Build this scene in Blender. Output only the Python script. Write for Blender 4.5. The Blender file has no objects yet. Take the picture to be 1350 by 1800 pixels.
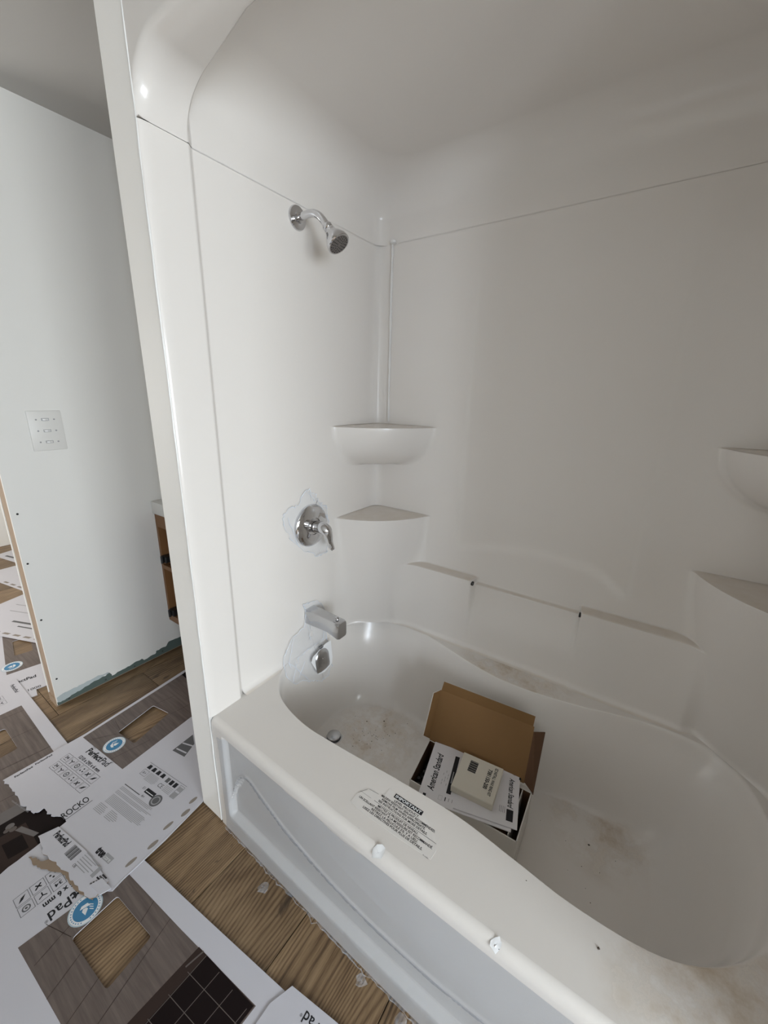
import bpy, bmesh, math, random
import numpy as np
from mathutils import Vector, Matrix
from mathutils.geometry import tessellate_polygon

SC = bpy.context.scene
COL = SC.collection
random.seed(7)

# ------------------------------------------------------------------ camera
CAM_P = (1.0348, -0.5577, 1.46)
CR = ((0.8219106874, 0.5691750480, 0.0224184433),      # image right, in world axes
      (0.1773454078, -0.2182959506, -0.9596329946),    # image down
      (-0.5413053004, 0.7927084222, -0.2803603558))    # view direction
cam_d = bpy.data.cameras.new('camera')
cam = bpy.data.objects.new('camera', cam_d); COL.objects.link(cam)
m = Matrix.Identity(4)
for i in range(3):
    m[i][0] = CR[0][i]; m[i][1] = -CR[1][i]; m[i][2] = -CR[2][i]; m[i][3] = CAM_P[i]
cam.matrix_world = m
cam_d.sensor_width = 36; cam_d.lens = 703.32 * 36 / 1800; cam_d.clip_start = .02
SC.camera = cam

# ------------------------------------------------------------------ world, daylight, exposure
SC.view_settings.view_transform = 'Standard'; SC.view_settings.look = 'None'
SC.view_settings.gamma = 1; SC.view_settings.use_curve_mapping = False
SC.view_settings.exposure = 0.29
SC.cycles.use_denoising = True
SC.cycles.max_bounces = 12; SC.cycles.diffuse_bounces = 8; SC.cycles.glossy_bounces = 4
SC.cycles.transparent_max_bounces = 12
SC.cycles.sample_clamp_indirect = 6
wd = bpy.data.worlds.new('sky'); SC.world = wd; wd.use_nodes = True
wd.node_tree.nodes['Background'].inputs[0].default_value = (.72, .84, 1.0, 1)
wd.node_tree.nodes['Background'].inputs[1].default_value = 1.2
WIN = dict(y0=-1.45, y1=-.36, z0=.70, z1=1.85, x=3.70)
def area(name, loc, rot, sx, sy, power, color):
    l = bpy.data.lights.new(name, 'AREA'); l.shape = 'RECTANGLE'; l.size = sx; l.size_y = sy
    l.energy = power; l.color = color
    o = bpy.data.objects.new(name, l); COL.objects.link(o); o.location = loc; o.rotation_euler = rot
    return o
# daylight falling in through the bathroom window (right wall) and the far room's window
wy, wz = (WIN['y0'] + WIN['y1'])/2, (WIN['z0'] + WIN['z1'])/2
area('window_daylight', (3.83, wy, wz), (0, math.radians(68), 0), WIN['z1'] - WIN['z0'], WIN['y1'] - WIN['y0'], 62, (.70, .86, 1.0))      # from the sky, slanting down
area('window_ground_light', (3.83, wy, wz), (0, math.radians(97), 0), WIN['z1'] - WIN['z0'], WIN['y1'] - WIN['y0'], 30, (1.0, .82, .58))   # thrown up off the ground outside
area('added_fill_light', (3.83, -1.95, 1.30), (0, math.radians(74), 0), 1.2, .56, 66, (.80, .89, 1.0))  # made-up second window light, added to brighten the apron and back wall
area('far_room_daylight', (-2.6, -2.42, 1.40), (math.radians(90), 0, 0), 1.5, 1.3, 75, (1.0, .97, .92))

# ------------------------------------------------------------------ materials
def mat(name, col, rough=.5, metal=0., spec=.5):
    mt = bpy.data.materials.new(name); mt.use_nodes = True
    b = mt.node_tree.nodes['Principled BSDF']
    b.inputs['Base Color'].default_value = (*col, 1); b.inputs['Roughness'].default_value = rough
    b.inputs['Metallic'].default_value = metal; b.inputs['Specular IOR Level'].default_value = spec
    return mt
class N:
    def __init__(s, mt): s.t = mt.node_tree; s.b = s.t.nodes['Principled BSDF']
    def new(s, typ, **kw):
        n = s.t.nodes.new(typ)
        for k, v in kw.items(): setattr(n, k, v)
        return n
    def link(s, a, b): s.t.links.new(a, b)
    def noise(s, vec, scale, detail=3, rough=.55, dist=0):
        n = s.new('ShaderNodeTexNoise'); n.inputs['Scale'].default_value = scale
        n.inputs['Detail'].default_value = detail; n.inputs['Roughness'].default_value = rough
        n.inputs['Distortion'].default_value = dist
        if vec is not None: s.link(vec, n.inputs['Vector'])
        return n.outputs['Fac']
    def ramp(s, fac, stops):
        r = s.new('ShaderNodeValToRGB'); e = r.color_ramp.elements
        while len(e) < len(stops): e.new(.5)
        for el, (p, c) in zip(e, stops):
            el.position = p; el.color = (*c, 1) if len(c) == 3 else c
        s.link(fac, r.inputs[0]); return r.outputs[0]
    def math(s, op, a, b=None, clamp=False):
        n = s.new('ShaderNodeMath', operation=op); n.use_clamp = clamp
        for i, v in enumerate((a, b)):
            if v is None: continue
            if isinstance(v, (int, float)): n.inputs[i].default_value = v
            else: s.link(v, n.inputs[i])
        return n.outputs[0]
    def mix(s, fac, a, b):
        n = s.new('ShaderNodeMix', data_type='RGBA')
        for i, v in ((0, fac), (6, a), (7, b)):
            if isinstance(v, tuple): n.inputs[i].default_value = (*v, 1)
            elif isinstance(v, (int, float)): n.inputs[i].default_value = v
            else: s.link(v, n.inputs[i])
        return n.outputs[2]
    def bump(s, h, strength, dist=.002):
        n = s.new('ShaderNodeBump'); n.inputs['Strength'].default_value = strength
        n.inputs['Distance'].default_value = dist
        s.link(h, n.inputs['Height']); s.link(n.outputs[0], s.b.inputs['Normal'])
    def coords(s, scale=(1, 1, 1), rnd=False):
        tc = s.new('ShaderNodeTexCoord'); v = tc.outputs['Object']
        if rnd:
            oi = s.new('ShaderNodeObjectInfo')
            ml = s.new('ShaderNodeVectorMath', operation='MULTIPLY')
            cb = s.new('ShaderNodeCombineXYZ')
            for i, k in enumerate((13.7, 41.3, 7.1)):
                s.link(s.math('MULTIPLY', oi.outputs['Random'], k), cb.inputs[i])
            ad = s.new('ShaderNodeVectorMath', operation='ADD')
            s.link(v, ad.inputs[0]); s.link(cb.outputs[0], ad.inputs[1]); v = ad.outputs[0]
        mp = s.new('ShaderNodeMapping'); mp.inputs['Scale'].default_value = scale
        s.link(v, mp.inputs['Vector']); return mp.outputs[0]

def acrylic(name, stains):
    mt = mat(name, (.732, .701, .666), .2); n = N(mt)
    geo = n.new('ShaderNodeNewGeometry')
    nz = n.new('ShaderNodeSeparateXYZ'); n.link(geo.outputs['Normal'], nz.inputs[0])
    co = n.coords()
    if stains == 'ledges':        # dust settled on the flat tops of the shelves
        up = n.math('MULTIPLY', n.math('SUBTRACT', nz.outputs[2], .75), 5, True)
        f = n.math('MULTIPLY', up, n.math('ADD', n.math('MULTIPLY', n.noise(co, 22, 4), .55), .1), True)
        n.link(n.mix(f, (.732, .701, .666), (.56, .47, .36)), n.b.inputs['Base Color'])
    else:
        f = None
        for (p, r, k, lo) in stains:
            p = (p[0] - .725, p[1] - .45, p[2])      # object coordinates start at the tub's own origin
            d = n.new('ShaderNodeVectorMath', operation='DISTANCE')
            tc = n.new('ShaderNodeTexCoord'); n.link(tc.outputs['Object'], d.inputs[0]); d.inputs[1].default_value = p
            g = n.math('MULTIPLY', n.math('SUBTRACT', r, d.outputs['Value']), 1 / r * 1.6, True)
            w = n.math('MULTIPLY', g, n.math('MULTIPLY', n.math('SUBTRACT', n.noise(co, k, 6, .7), lo - .06), 3.2, True))
            f = w if f is None else n.math('MAXIMUM', f, w)
        up = n.math('MULTIPLY', n.math('SUBTRACT', nz.outputs[2], .6), 2.5, True)
        f = n.math('MULTIPLY', n.math('MULTIPLY', f, up), .8, True)
        n.link(n.mix(f, (.732, .701, .666), (.40, .29, .165)), n.b.inputs['Base Color'])
        n.link(n.math('ADD', n.math('MULTIPLY', f, .4), .2), n.b.inputs['Roughness'])
    return mt
M = {}
M['acrylic'] = acrylic('white_acrylic', 'ledges')
M['acrylic_plain'] = mat('clean_white_acrylic', (.732, .701, .666), .2)
M['tub'] = acrylic('white_tub_acrylic', [((.27, .55, .09), .22, 16, .50), ((.72, .80, .45), .24, 14, .47),
                                        ((1.10, .70, .13), .22, 9, .5), ((1.30, .12, .45), .22, 9, .48), ((.2, .86, .45), .2, 14, .5)])
def paint(name, col, rough=.55):
    mt = mat(name, col, rough, spec=.3); n = N(mt)
    n.bump(n.noise(n.coords(), 260, 3), .08, .001); return mt
M['paint'] = paint('white_wall_paint', (.71, .70, .672))
M['dark_wall'] = paint('dark_unseen_wall', (.34, .31, .27), .9)  # unseen walls, kept dark to cut the light they bounce
M['primer'] = paint('primed_wall', (.52, .49, .45), .8)
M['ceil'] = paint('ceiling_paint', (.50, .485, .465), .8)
M['trimpaint'] = paint('drywall_edge_paint', (.88, .865, .83), .4)
M['green'] = paint('unpainted_green_board', (.085, .115, .105), .8)
M['smear'] = paint('joint_compound_smear', (.42, .47, .48), .7)
M['caulk'] = mat('caulk', (.74, .735, .72), .35)
M['chrome'] = mat('chrome', (.66, .66, .675), .07, 1.)
M['satin'] = mat('dull_chrome', (.55, .55, .56), .22, 1.)
M['black'] = mat('black_plastic', (.012, .012, .013), .4)
M['dark'] = mat('dark_hole', (.02, .02, .02), .7)
M['nozzle'] = mat('dark_rubber_face', (.13, .115, .105), .5)
M['plastic'] = mat('white_plastic', (.66, .65, .625), .4)
M['plastic2'] = mat('white_plastic_toggle', (.78, .78, .78), .3)
M['card'] = mat('white_card', (.53, .525, .565), .42)
M['cardedge'] = mat('torn_brown_card', (.27, .20, .14), .85)
M['slot'] = mat('brown_card_slot', (.24, .21, .18), .8)
M['ink'] = mat('black_ink', (.022, .022, .025), .45)
M['grey'] = mat('grey_ink', (.33, .33, .34), .5)
M['mid'] = mat('mid_grey_ink', (.12, .12, .125), .5)
for k_ in ('ink', 'mid', 'grey'): M[k_].node_tree.nodes['Principled BSDF'].inputs['Specular IOR Level'].default_value = .15
M['blue'] = mat('blue_ink', (.035, .19, .36), .4)
M['pale'] = mat('pale_blue_ink', (.40, .50, .56), .4)
M['white'] = mat('white_ink', (.72, .73, .74), .4)
M['paper'] = mat('white_paper', (.70, .69, .71), .6)
M['cream'] = mat('cream_paper', (.62, .585, .50), .6)
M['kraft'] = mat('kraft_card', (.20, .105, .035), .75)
M['kraft_shaded'] = mat('shaded_kraft_card', (.10, .048, .022), .8)  # same card as kraft, with the shade put into its colour
M['boxwhite'] = mat('box_white_card', (.62, .60, .56), .6)
M['night'] = mat('dark_picture_ink', (.012, .008, .008), .4)
M['night2'] = mat('brown_picture_ink', (.040, .027, .023), .4)
M['line'] = mat('picture_line_ink', (.13, .11, .10), .4)
M['stripe'] = mat('grey_stripe_ink', (.17, .155, .15), .5)
for k_ in ('night', 'night2', 'line', 'stripe'): M[k_].node_tree.nodes['Principled BSDF'].inputs['Specular IOR Level'].default_value = .06
M['crumb'] = mat('dirt_crumb', (.06, .042, .03), .9)
M['vanity'] = mat('oak_cabinet', (.20, .095, .035), .5)
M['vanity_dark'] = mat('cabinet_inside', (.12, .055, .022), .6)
M['counter'] = mat('white_counter', (.74, .73, .70), .3)
M['sub'] = mat('subfloor', (.03, .022, .015), .9)
def stud_mat():
    mt = mat('pine_stud', (.40, .28, .18), .7); n = N(mt)
    f = n.noise(n.coords((30, 30, 2.2)), 3, 5)
    n.link(n.ramp(f, [(.3, (.36, .27, .19)), (.7, (.24, .17, .115))]), n.b.inputs['Base Color']); return mt
M['stud'] = stud_mat()
def oak():
    mt = mat('oak_vinyl_plank', (.2, .13, .07), .42, spec=.4); n = N(mt)
    oi = n.new('ShaderNodeObjectInfo')
    fine = n.noise(n.coords((190, 9, 1), True), 1.6, 5, .7)
    blot = n.noise(n.coords((8, 2.0, 1), True), 1.5, 5, .62, 1.2)
    # growth rings: contour lines of a slow noise, running along the board
    sx = n.new('ShaderNodeSeparateXYZ'); n.link(n.coords((1, 1, 1), True), sx.inputs[0])
    slow = n.noise(n.coords((4.2, .75, 1), True), 1.0, 1.5, .45)
    gr = n.math('SINE', n.math('ADD', n.math('MULTIPLY', sx.outputs[0], 620), n.math('MULTIPLY', slow, 190)))
    gr = n.math('POWER', n.math('ADD', n.math('MULTIPLY', gr, .5), .5), .6)
    crack = n.noise(n.coords((9, 1.6, 1), True), 1.2, 6, .62, 1.5)
    f = n.math('ADD', n.math('MULTIPLY', gr, .17), n.math('ADD', n.math('MULTIPLY', fine, .42), n.math('MULTIPLY', blot, .55)))
    c = n.ramp(f, [(.36, (.048, .028, .015)), (.50, (.125, .077, .040)), (.62, (.205, .136, .074)), (.80, (.30, .21, .125))])
    ck = n.ramp(crack, [(.62, (0, 0, 0)), (.66, (1, 1, 1))])
    sep = n.new('ShaderNodeSeparateColor'); n.link(ck, sep.inputs[0])
    c = n.mix(n.math('MULTIPLY', sep.outputs[0], .75), c, (.035, .022, .014))
    hs = n.new('ShaderNodeHueSaturation'); n.link(c, hs.inputs['Color'])
    n.link(n.math('ADD', n.math('MULTIPLY', oi.outputs['Random'], .3), .85), hs.inputs['Value'])
    n.link(hs.outputs[0], n.b.inputs['Base Color'])
    n.bump(f, .25, .001); return mt
M['oak'] = oak()
def printwood():
    mt = mat('printed_grey_brown_wood', (.11, .085, .075), .4); n = N(mt)
    f = n.noise(n.coords((2.2, 34, 1)), 2.2, 4, .6)
    n.link(n.ramp(f, [(.3, (.080, .060, .053)), (.7, (.150, .118, .104))]), n.b.inputs['Base Color']); return mt
M['pwood'] = printwood()
def film(name, alpha, rough, col=(.80, .86, .95)):
    mt = mat(name, col, rough, spec=.6); n = N(mt)
    n.b.inputs['Alpha'].default_value = alpha
    n.bump(n.noise(n.coords(), 30, 3), .3, .004); return mt
M['film'] = film('clear_plastic_film', .17, .12)
M['film_edge'] = film('crumpled_film_edge', .75, .15)
M['film_apron'] = film('cloudy_plastic_film', .34, .25, (.40, .44, .50))
M['film_white'] = mat('white_torn_film', (.82, .83, .84), .25)
def pane():
    mt = bpy.data.materials.new('window_glass'); mt.use_nodes = True; t = mt.node_tree; t.nodes.clear()
    o = t.nodes.new('ShaderNodeOutputMaterial'); mx = t.nodes.new('ShaderNodeMixShader'); mx.inputs[0].default_value = .06
    a = t.nodes.new('ShaderNodeBsdfTransparent'); g = t.nodes.new('ShaderNodeBsdfGlossy'); g.inputs['Roughness'].default_value = .02
    t.links.new(a.outputs[0], mx.inputs[1]); t.links.new(g.outputs[0], mx.inputs[2]); t.links.new(mx.outputs[0], o.inputs[0]); return mt
M['glass'] = pane()

# ------------------------------------------------------------------ helpers
def link(o, parent=None):
    COL.objects.link(o)
    if parent is not None: o.parent = parent
    return o
def world_off(p):
    v = Vector((0, 0, 0))
    while p is not None: v += p.location; p = p.parent
    return v
def mesh(name, verts, faces, mats, parent=None, smooth=False, fmat=None, loc=None):
    """verts are world coordinates; the object's origin goes to loc (or the parent's origin)."""
    if not isinstance(mats, (list, tuple)): mats = [mats]
    me = bpy.data.meshes.new(name)
    off = world_off(parent)
    l = Vector(loc) if loc is not None else Vector((0, 0, 0))
    o_ = off + l
    me.from_pydata([(v[0] - o_.x, v[1] - o_.y, v[2] - o_.z) for v in verts], [], faces)
    for q in mats: me.materials.append(M[q] if isinstance(q, str) else q)
    if fmat is not None: me.polygons.foreach_set('material_index', fmat)
    if smooth: me.polygons.foreach_set('use_smooth', [True] * len(me.polygons))
    me.update()
    ob = bpy.data.objects.new(name, me); link(ob, parent)
    if loc is not None: ob.location = l
    return ob
def tag(o, label=None, cat=None, group=None, kind=None):
    for k, v in (('label', label), ('category', cat), ('group', group), ('kind', kind)):
        if v: o[k] = v
    return o
def root(name, loc, label=None, cat=None, group=None, kind=None):
    o = bpy.data.objects.new(name, None); o.empty_display_size = .05; link(o); o.location = loc
    return tag(o, label, cat, group, kind)
class B:
    """collects geometry, in world coordinates, for one mesh"""
    def __init__(s): s.v = []; s.f = []; s.m = []
    def add(s, v, f, mi=0):
        k = len(s.v); s.v += [tuple(p) for p in v]; s.f += [tuple(i + k for i in q) for q in f]; s.m += [mi] * len(f)
    def box(s, a, b, mi=0, bev=0):
        x0, y0, z0 = a; x1, y1, z1 = b
        if not bev:
            s.add([(x0,y0,z0),(x1,y0,z0),(x1,y1,z0),(x0,y1,z0),(x0,y0,z1),(x1,y0,z1),(x1,y1,z1),(x0,y1,z1)],
                  [(3,2,1,0),(4,5,6,7),(0,1,5,4),(1,2,6,5),(2,3,7,6),(3,0,4,7)], mi); return
        bm = bmesh.new(); bmesh.ops.create_cube(bm, size=1)
        for v in bm.verts: v.co = Vector(((x0+x1)/2 + v.co.x*(x1-x0), (y0+y1)/2 + v.co.y*(y1-y0), (z0+z1)/2 + v.co.z*(z1-z0)))
        bmesh.ops.bevel(bm, geom=bm.edges[:], offset=bev, segments=2, affect='EDGES', profile=.5)
        bm.verts.index_update()
        s.add([v.co for v in bm.verts], [[v.index for v in f.verts] for f in bm.faces], mi); bm.free()
    def tube(s, path, rad, n=12, mi=0, caps=True):
        P = [Vector(p) for p in path]; R = rad if isinstance(rad, (list, tuple)) else [rad] * len(P)
        k = len(P); vs = []; up = None
        for i in range(k):
            t = (P[min(i+1, k-1)] - P[max(i-1, 0)]).normalized()
            if up is None:
                up = Vector((0,0,1)) if abs(t.z) < .9 else Vector((0,1,0))
            a = t.cross(up).normalized(); b = a.cross(t).normalized(); up = b
            for j in range(n):
                th = 2*math.pi*j/n; vs.append(P[i] + (a*math.cos(th) + b*math.sin(th))*R[i])
        fs = [(i*n+j, i*n+(j+1)%n, (i+1)*n+(j+1)%n, (i+1)*n+j) for i in range(k-1) for j in range(n)]
        if caps: fs += [tuple(range(n))[::-1], tuple(range((k-1)*n, k*n))]
        s.add(vs, fs, mi)
    def lathe(s, o, ax, prof, n=32, mi=0, squash=1.0):
        """prof: (distance along ax, radius)"""
        ax = Vector(ax).normalized(); r = Vector((0,0,1)) if abs(ax.z) < .9 else Vector((1,0,0))
        a = ax.cross(r).normalized(); b = ax.cross(a).normalized(); o = Vector(o); vs = []
        for (h, q) in prof:
            for j in range(n):
                th = 2*math.pi*j/n; vs.append(o + ax*h + a*(q*math.cos(th)) + b*(q*squash*math.sin(th)))
        k = len(prof)
        fs = [(i*n+j, i*n+(j+1)%n, (i+1)*n+(j+1)%n, (i+1)*n+j) for i in range(k-1) for j in range(n)]
        fs += [tuple(range(n))[::-1], tuple(range((k-1)*n, k*n))]
        s.add(vs, fs, mi)
    def build(s, name, mats, parent=None, smooth=False, loc=None):
        o = mesh(name, s.v, s.f, mats, parent, smooth, s.m, loc)
        bm = bmesh.new(); bm.from_mesh(o.data); bmesh.ops.recalc_face_normals(bm, faces=bm.faces); bm.to_mesh(o.data); bm.free()
        if smooth: autosmooth(o)
        return o
def autosmooth(o, ang=40):
    me = o.data; bm = bmesh.new(); bm.from_mesh(me)
    for e in bm.edges: e.smooth = not (len(e.link_faces) == 2 and e.calc_face_angle(0) > math.radians(ang))
    for f in bm.faces: f.smooth = True
    bm.to_mesh(me); bm.free()
def sheet(name, outer, holes, z0, t, mats, parent, top=0, side=0, loc=None):
    """flat card with holes: exact outline, real thickness; world xy"""
    loops = [outer] + list(holes)
    polys = [[Vector((x, y, 0)) for x, y in l] for l in loops]
    tris = tessellate_polygon(polys)
    flat = [p for l in loops for p in l]; n = len(flat)
    v = [(x, y, z0 + t) for x, y in flat] + [(x, y, z0) for x, y in flat]
    f = []; fm = []
    for a, b, c in tris:
        A, Bq, Cq = (flat[i] for i in (a, b, c))
        cr = (Bq[0]-A[0])*(Cq[1]-A[1]) - (Bq[1]-A[1])*(Cq[0]-A[0])
        if abs(cr) < 1e-12: continue
        if cr < 0: b, c = c, b
        f.append((a, b, c)); fm.append(top); f.append((a+n, c+n, b+n)); fm.append(side)
    k = 0
    for l in loops:
        for i in range(len(l)):
            j = (i+1) % len(l)
            f.append((k+i, k+j, k+j+n, k+i+n)); fm.append(side)
        k += len(l)
    return mesh(name, v, f, mats, parent, False, fm, loc)
FONT = {}
def text_geo(s, shear=0, bold=0):
    key = (s, shear, bold)
    if key not in FONT:
        cu = bpy.data.curves.new('t', 'FONT'); cu.body = s; cu.size = 1; cu.shear = shear; cu.offset = bold; cu.resolution_u = 3
        o = bpy.data.objects.new('t', cu); COL.objects.link(o)
        dg = bpy.context.evaluated_depsgraph_get(); e = o.evaluated_get(dg); me = e.to_mesh()
        v = [tuple(q.co) for q in me.vertices]; f = [tuple(p.vertices) for p in me.polygons]
        e.to_mesh_clear(); COL.objects.unlink(o); bpy.data.objects.remove(o); bpy.data.curves.remove(cu)
        FONT[key] = (v, f)
    return FONT[key]
class Ink:
    """flat print on a plane: origin, ex (reading direction), ey (up)"""
    def __init__(s, o=(0,0,0), ex=(1,0,0), ey=(0,1,0)):
        s.b = B(); s.mats = []; s.o = Vector(o); s.ex = Vector(ex).normalized(); s.ey = Vector(ey).normalized()
    def mi(s, m):
        if m not in s.mats: s.mats.append(m)
        return s.mats.index(m)
    def P(s, x, y, lift=0):
        return s.o + s.ex*x + s.ey*y + s.ex.cross(s.ey)*lift
    def poly(s, pts, m='ink', lift=0):
        n = len(pts)
        if n > 4:
            tr = tessellate_polygon([[Vector((x, y, 0)) for x, y in pts]])
            fs = []
            for a, b, c in tr:
                A, Bq, Cq = pts[a], pts[b], pts[c]
                if (Bq[0]-A[0])*(Cq[1]-A[1]) - (Bq[1]-A[1])*(Cq[0]-A[0]) < 0: b, c = c, b
                fs.append((a, b, c))
        else: fs = [tuple(range(n))]
        s.b.add([s.P(x, y, lift) for x, y in pts], fs, s.mi(m))
    def rect(s, x, y, w, h, m='ink', lift=0): s.poly([(x,y),(x+w,y),(x+w,y+h),(x,y+h)], m, lift)
    def frame(s, x, y, w, h, t=.0008, m='ink'):
        for a in ((x,y,w,t),(x,y+h-t,w,t),(x,y,t,h),(x+w-t,y,t,h)): s.rect(*a, m)
    def line(s, a, b, t=.001, m='ink', lift=0):
        d = Vector((b[0]-a[0], b[1]-a[1])); d.normalize(); q = (-d.y*t/2, d.x*t/2)
        s.poly([(a[0]-q[0],a[1]-q[1]),(b[0]-q[0],b[1]-q[1]),(b[0]+q[0],b[1]+q[1]),(a[0]+q[0],a[1]+q[1])], m, lift)
    def disc(s, x, y, r, m='ink', lift=0, n=36, sq=1):
        s.poly([(x + r*math.cos(2*math.pi*i/n), y + r*sq*math.sin(2*math.pi*i/n)) for i in range(n)], m, lift)
    def text(s, string, x, y, h, m='ink', width=None, shear=0, bold=0, rot=0, lift=0, align='l'):
        v, f = text_geo(string, shear, bold)
        if not v: return
        x0 = min(p[0] for p in v); x1 = max(p[0] for p in v)
        k = h / .72; kx = (width / (x1 - x0)) if width else k
        sh = {'l': x0, 'c': (x0+x1)/2, 'r': x1}[align]
        c, sn = math.cos(rot), math.sin(rot)
        out = []
        for p in v:
            a, b = (p[0]-sh)*kx, p[1]*k
            out.append(s.P(x + a*c - b*sn, y + a*sn + b*c, lift))
        s.b.add(out, f, s.mi(m))
    def build(s, name, parent):
        return tag(mesh(name, s.b.v, s.b.f, s.mats, parent, False, s.b.m), kind='stuff')
def catmull(pts, n=8, closed=True):
    P = np.array(pts, float); N_ = len(P); out = []
    for i in range(N_ if closed else N_ - 1):
        g = lambda k: P[k % N_] if closed else P[min(max(k, 0), N_-1)]
        p0, p1, p2, p3 = g(i-1), g(i), g(i+1), g(i+2)
        for j in range(n):
            t = j / n
            out.append(.5*((2*p1) + (-p0+p2)*t + (2*p0-5*p1+4*p2-p3)*t*t + (-p0+3*p1-3*p2+p3)*t**3))
    if not closed: out.append(P[-1])
    return np.array(out)
def sstep(a, b, x):
    t = np.clip((x - a) / (b - a), 0, 1); return t*t*(3 - 2*t)
def ragged(pts, amp=.004, n=5, seed=1):
    r = random.Random(seed); out = []
    for i in range(len(pts) - 1):
        a, b = pts[i], pts[i+1]
        for j in range(n):
            t = j / n
            out.append((a[0]+(b[0]-a[0])*t + (r.uniform(-amp, amp) if j else 0), a[1]+(b[1]-a[1])*t + (r.uniform(-amp, amp) if j else 0)))
    out.append(pts[-1]); return out
def norm_grid(V):
    """smooth vertex normals of an (r, c, 3) grid"""
    du = np.gradient(V, axis=1); dv = np.gradient(V, axis=0)
    n = np.cross(du, dv); n /= np.maximum(np.linalg.norm(n, axis=2, keepdims=True), 1e-9); return n
def grid_part(name, V, Nn, mask, mats, parent, flip=False):
    """faces of the grid where mask is true, as one mesh keeping the grid's smooth normals"""
    r, c = V.shape[:2]
    ids = np.arange(r*c).reshape(r, c)
    q = np.stack([ids[:-1,:-1], ids[:-1,1:], ids[1:,1:], ids[1:,:-1]], -1)[mask]
    if flip: q = q[:, ::-1]
    used, inv = np.unique(q, return_inverse=True)
    o = mesh(name, V.reshape(-1,3)[used].tolist(), inv.reshape(-1,4).tolist(), mats, parent, True)
    nn = Nn.reshape(-1,3)[used]
    o.data.normals_split_custom_set_from_vertices((nn if not flip else -nn).tolist())
    return o

# ================================================================== room
HC = 2.47
def struct(name, kindloc=(0,0,0)): return root(name, kindloc, kind='structure')
fl = struct('floor', (0, 0, 0))
b = B(); b.box((-3.95, -2.3, -.06), (3.7, 1.0, -.0065)); b.build('subfloor', 'sub', fl)
pb = B(); pb.box((-.1458, -.6040, -.006), (.1458, .6040, 0), bev=.0011)
pm = None; k = 0
for i in range(-14, 13):
    xc = .130 - .147 + .294*i
    off = (.37 * i) % 1.21
    y = -2.3 - 1.21 + off
    while y < 1.0:
        if xc > -4.0 and xc < 3.8:
            if pm is None: o = pb.build('plank', 'oak', fl); pm = o.data
            else: o = bpy.data.objects.new('plank', pm); link(o, fl)
            o.location = (xc, y + .605, 0); k += 1
        y += 1.21
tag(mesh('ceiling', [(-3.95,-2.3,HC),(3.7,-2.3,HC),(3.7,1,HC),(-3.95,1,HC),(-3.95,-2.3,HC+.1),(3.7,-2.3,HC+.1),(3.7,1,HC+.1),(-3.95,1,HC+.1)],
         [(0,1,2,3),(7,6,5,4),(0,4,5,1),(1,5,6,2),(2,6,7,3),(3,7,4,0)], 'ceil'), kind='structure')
def wall(name, a, bb, m='paint'):
    q = B(); q.box(a, bb); return tag(q.build(name, m), kind='structure')
wall('wall_back', (-4.05, 1.0, -.06), (3.85, 1.1, HC))
wall('wall_far', (-4.05, -2.4, -.06), (-3.95, 1.0, HC))
# wall with the bathroom window, right of the camera
q = B(); W = WIN
q.box((3.7, -2.4, -.06), (3.85, -2.23, HC)); q.box((3.7, -1.67, -.06), (3.85, W['y0'], HC)); q.box((3.7, -2.23, -.06), (3.85, -1.67, W['z0'])); q.box((3.7, -2.23, 1.9), (3.85, -1.67, HC)); q.box((3.7, W['y1'], -.06), (3.85, 1.0, HC))
q.box((3.7, W['y0'], -.06), (3.85, W['y1'], W['z0'])); q.box((3.7, W['y0'], W['z1']), (3.85, W['y1'], HC))
tag(q.build('wall_right', 'dark_wall'), kind='structure')
def window(name, lo, hi, axis):
    w = root(name, ((lo[0]+hi[0])/2, (lo[1]+hi[1])/2, lo[2]), kind='structure')
    f = B(); t = .045
    if axis == 'x':
        x0, x1 = lo[0], hi[0]
        for (y0, y1, z0, z1) in ((lo[1],hi[1],lo[2],lo[2]+t),(lo[1],hi[1],hi[2]-t,hi[2]),(lo[1],lo[1]+t,lo[2],hi[2]),(hi[1]-t,hi[1],lo[2],hi[2])):
            f.box((x0,y0,z0),(x1,y1,z1))
        g = B(); g.box(((x0+x1)/2-.003, lo[1]+t, lo[2]+t), ((x0+x1)/2+.003, hi[1]-t, hi[2]-t))
    else:
        y0, y1 = lo[1], hi[1]
        for (x0, x1, z0, z1) in ((lo[0],hi[0],lo[2],lo[2]+t),(lo[0],hi[0],hi[2]-t,hi[2]),(lo[0],lo[0]+t,lo[2],hi[2]),(hi[0]-t,hi[0],lo[2],hi[2])):
            f.box((x0,y0,z0),(x1,y1,z1))
        g = B(); g.box((lo[0]+t, (y0+y1)/2-.003, lo[2]+t), (hi[0]-t, (y0+y1)/2+.003, hi[2]-t))
    f.build('window_frame', 'plastic2', w); g.build('pane', 'glass', w)
window('window_1', (3.72, W['y0'], W['z0']), (3.77, W['y1'], W['z1']), 'x')
q = B()
q.box((-4.05,-2.4,-.06),(-3.35,-2.3,HC)); q.box((-1.85,-2.4,-.06),(3.7,-2.3,HC)); q.box((-3.35,-2.4,-.06),(-1.85,-2.3,.75)); q.box((-3.35,-2.4,2.05),(-1.85,-2.3,HC))
tag(q.build('wall_front', 'paint'), kind='structure')
window('window_added', (3.72, -2.23, W['z0']), (3.77, -1.67, 1.9), 'x')  # unseen window, added to go with the extra fill lamp
window('window_2', (-3.35, -2.38, .75), (-1.85, -2.33, 2.05), 'y')

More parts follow.
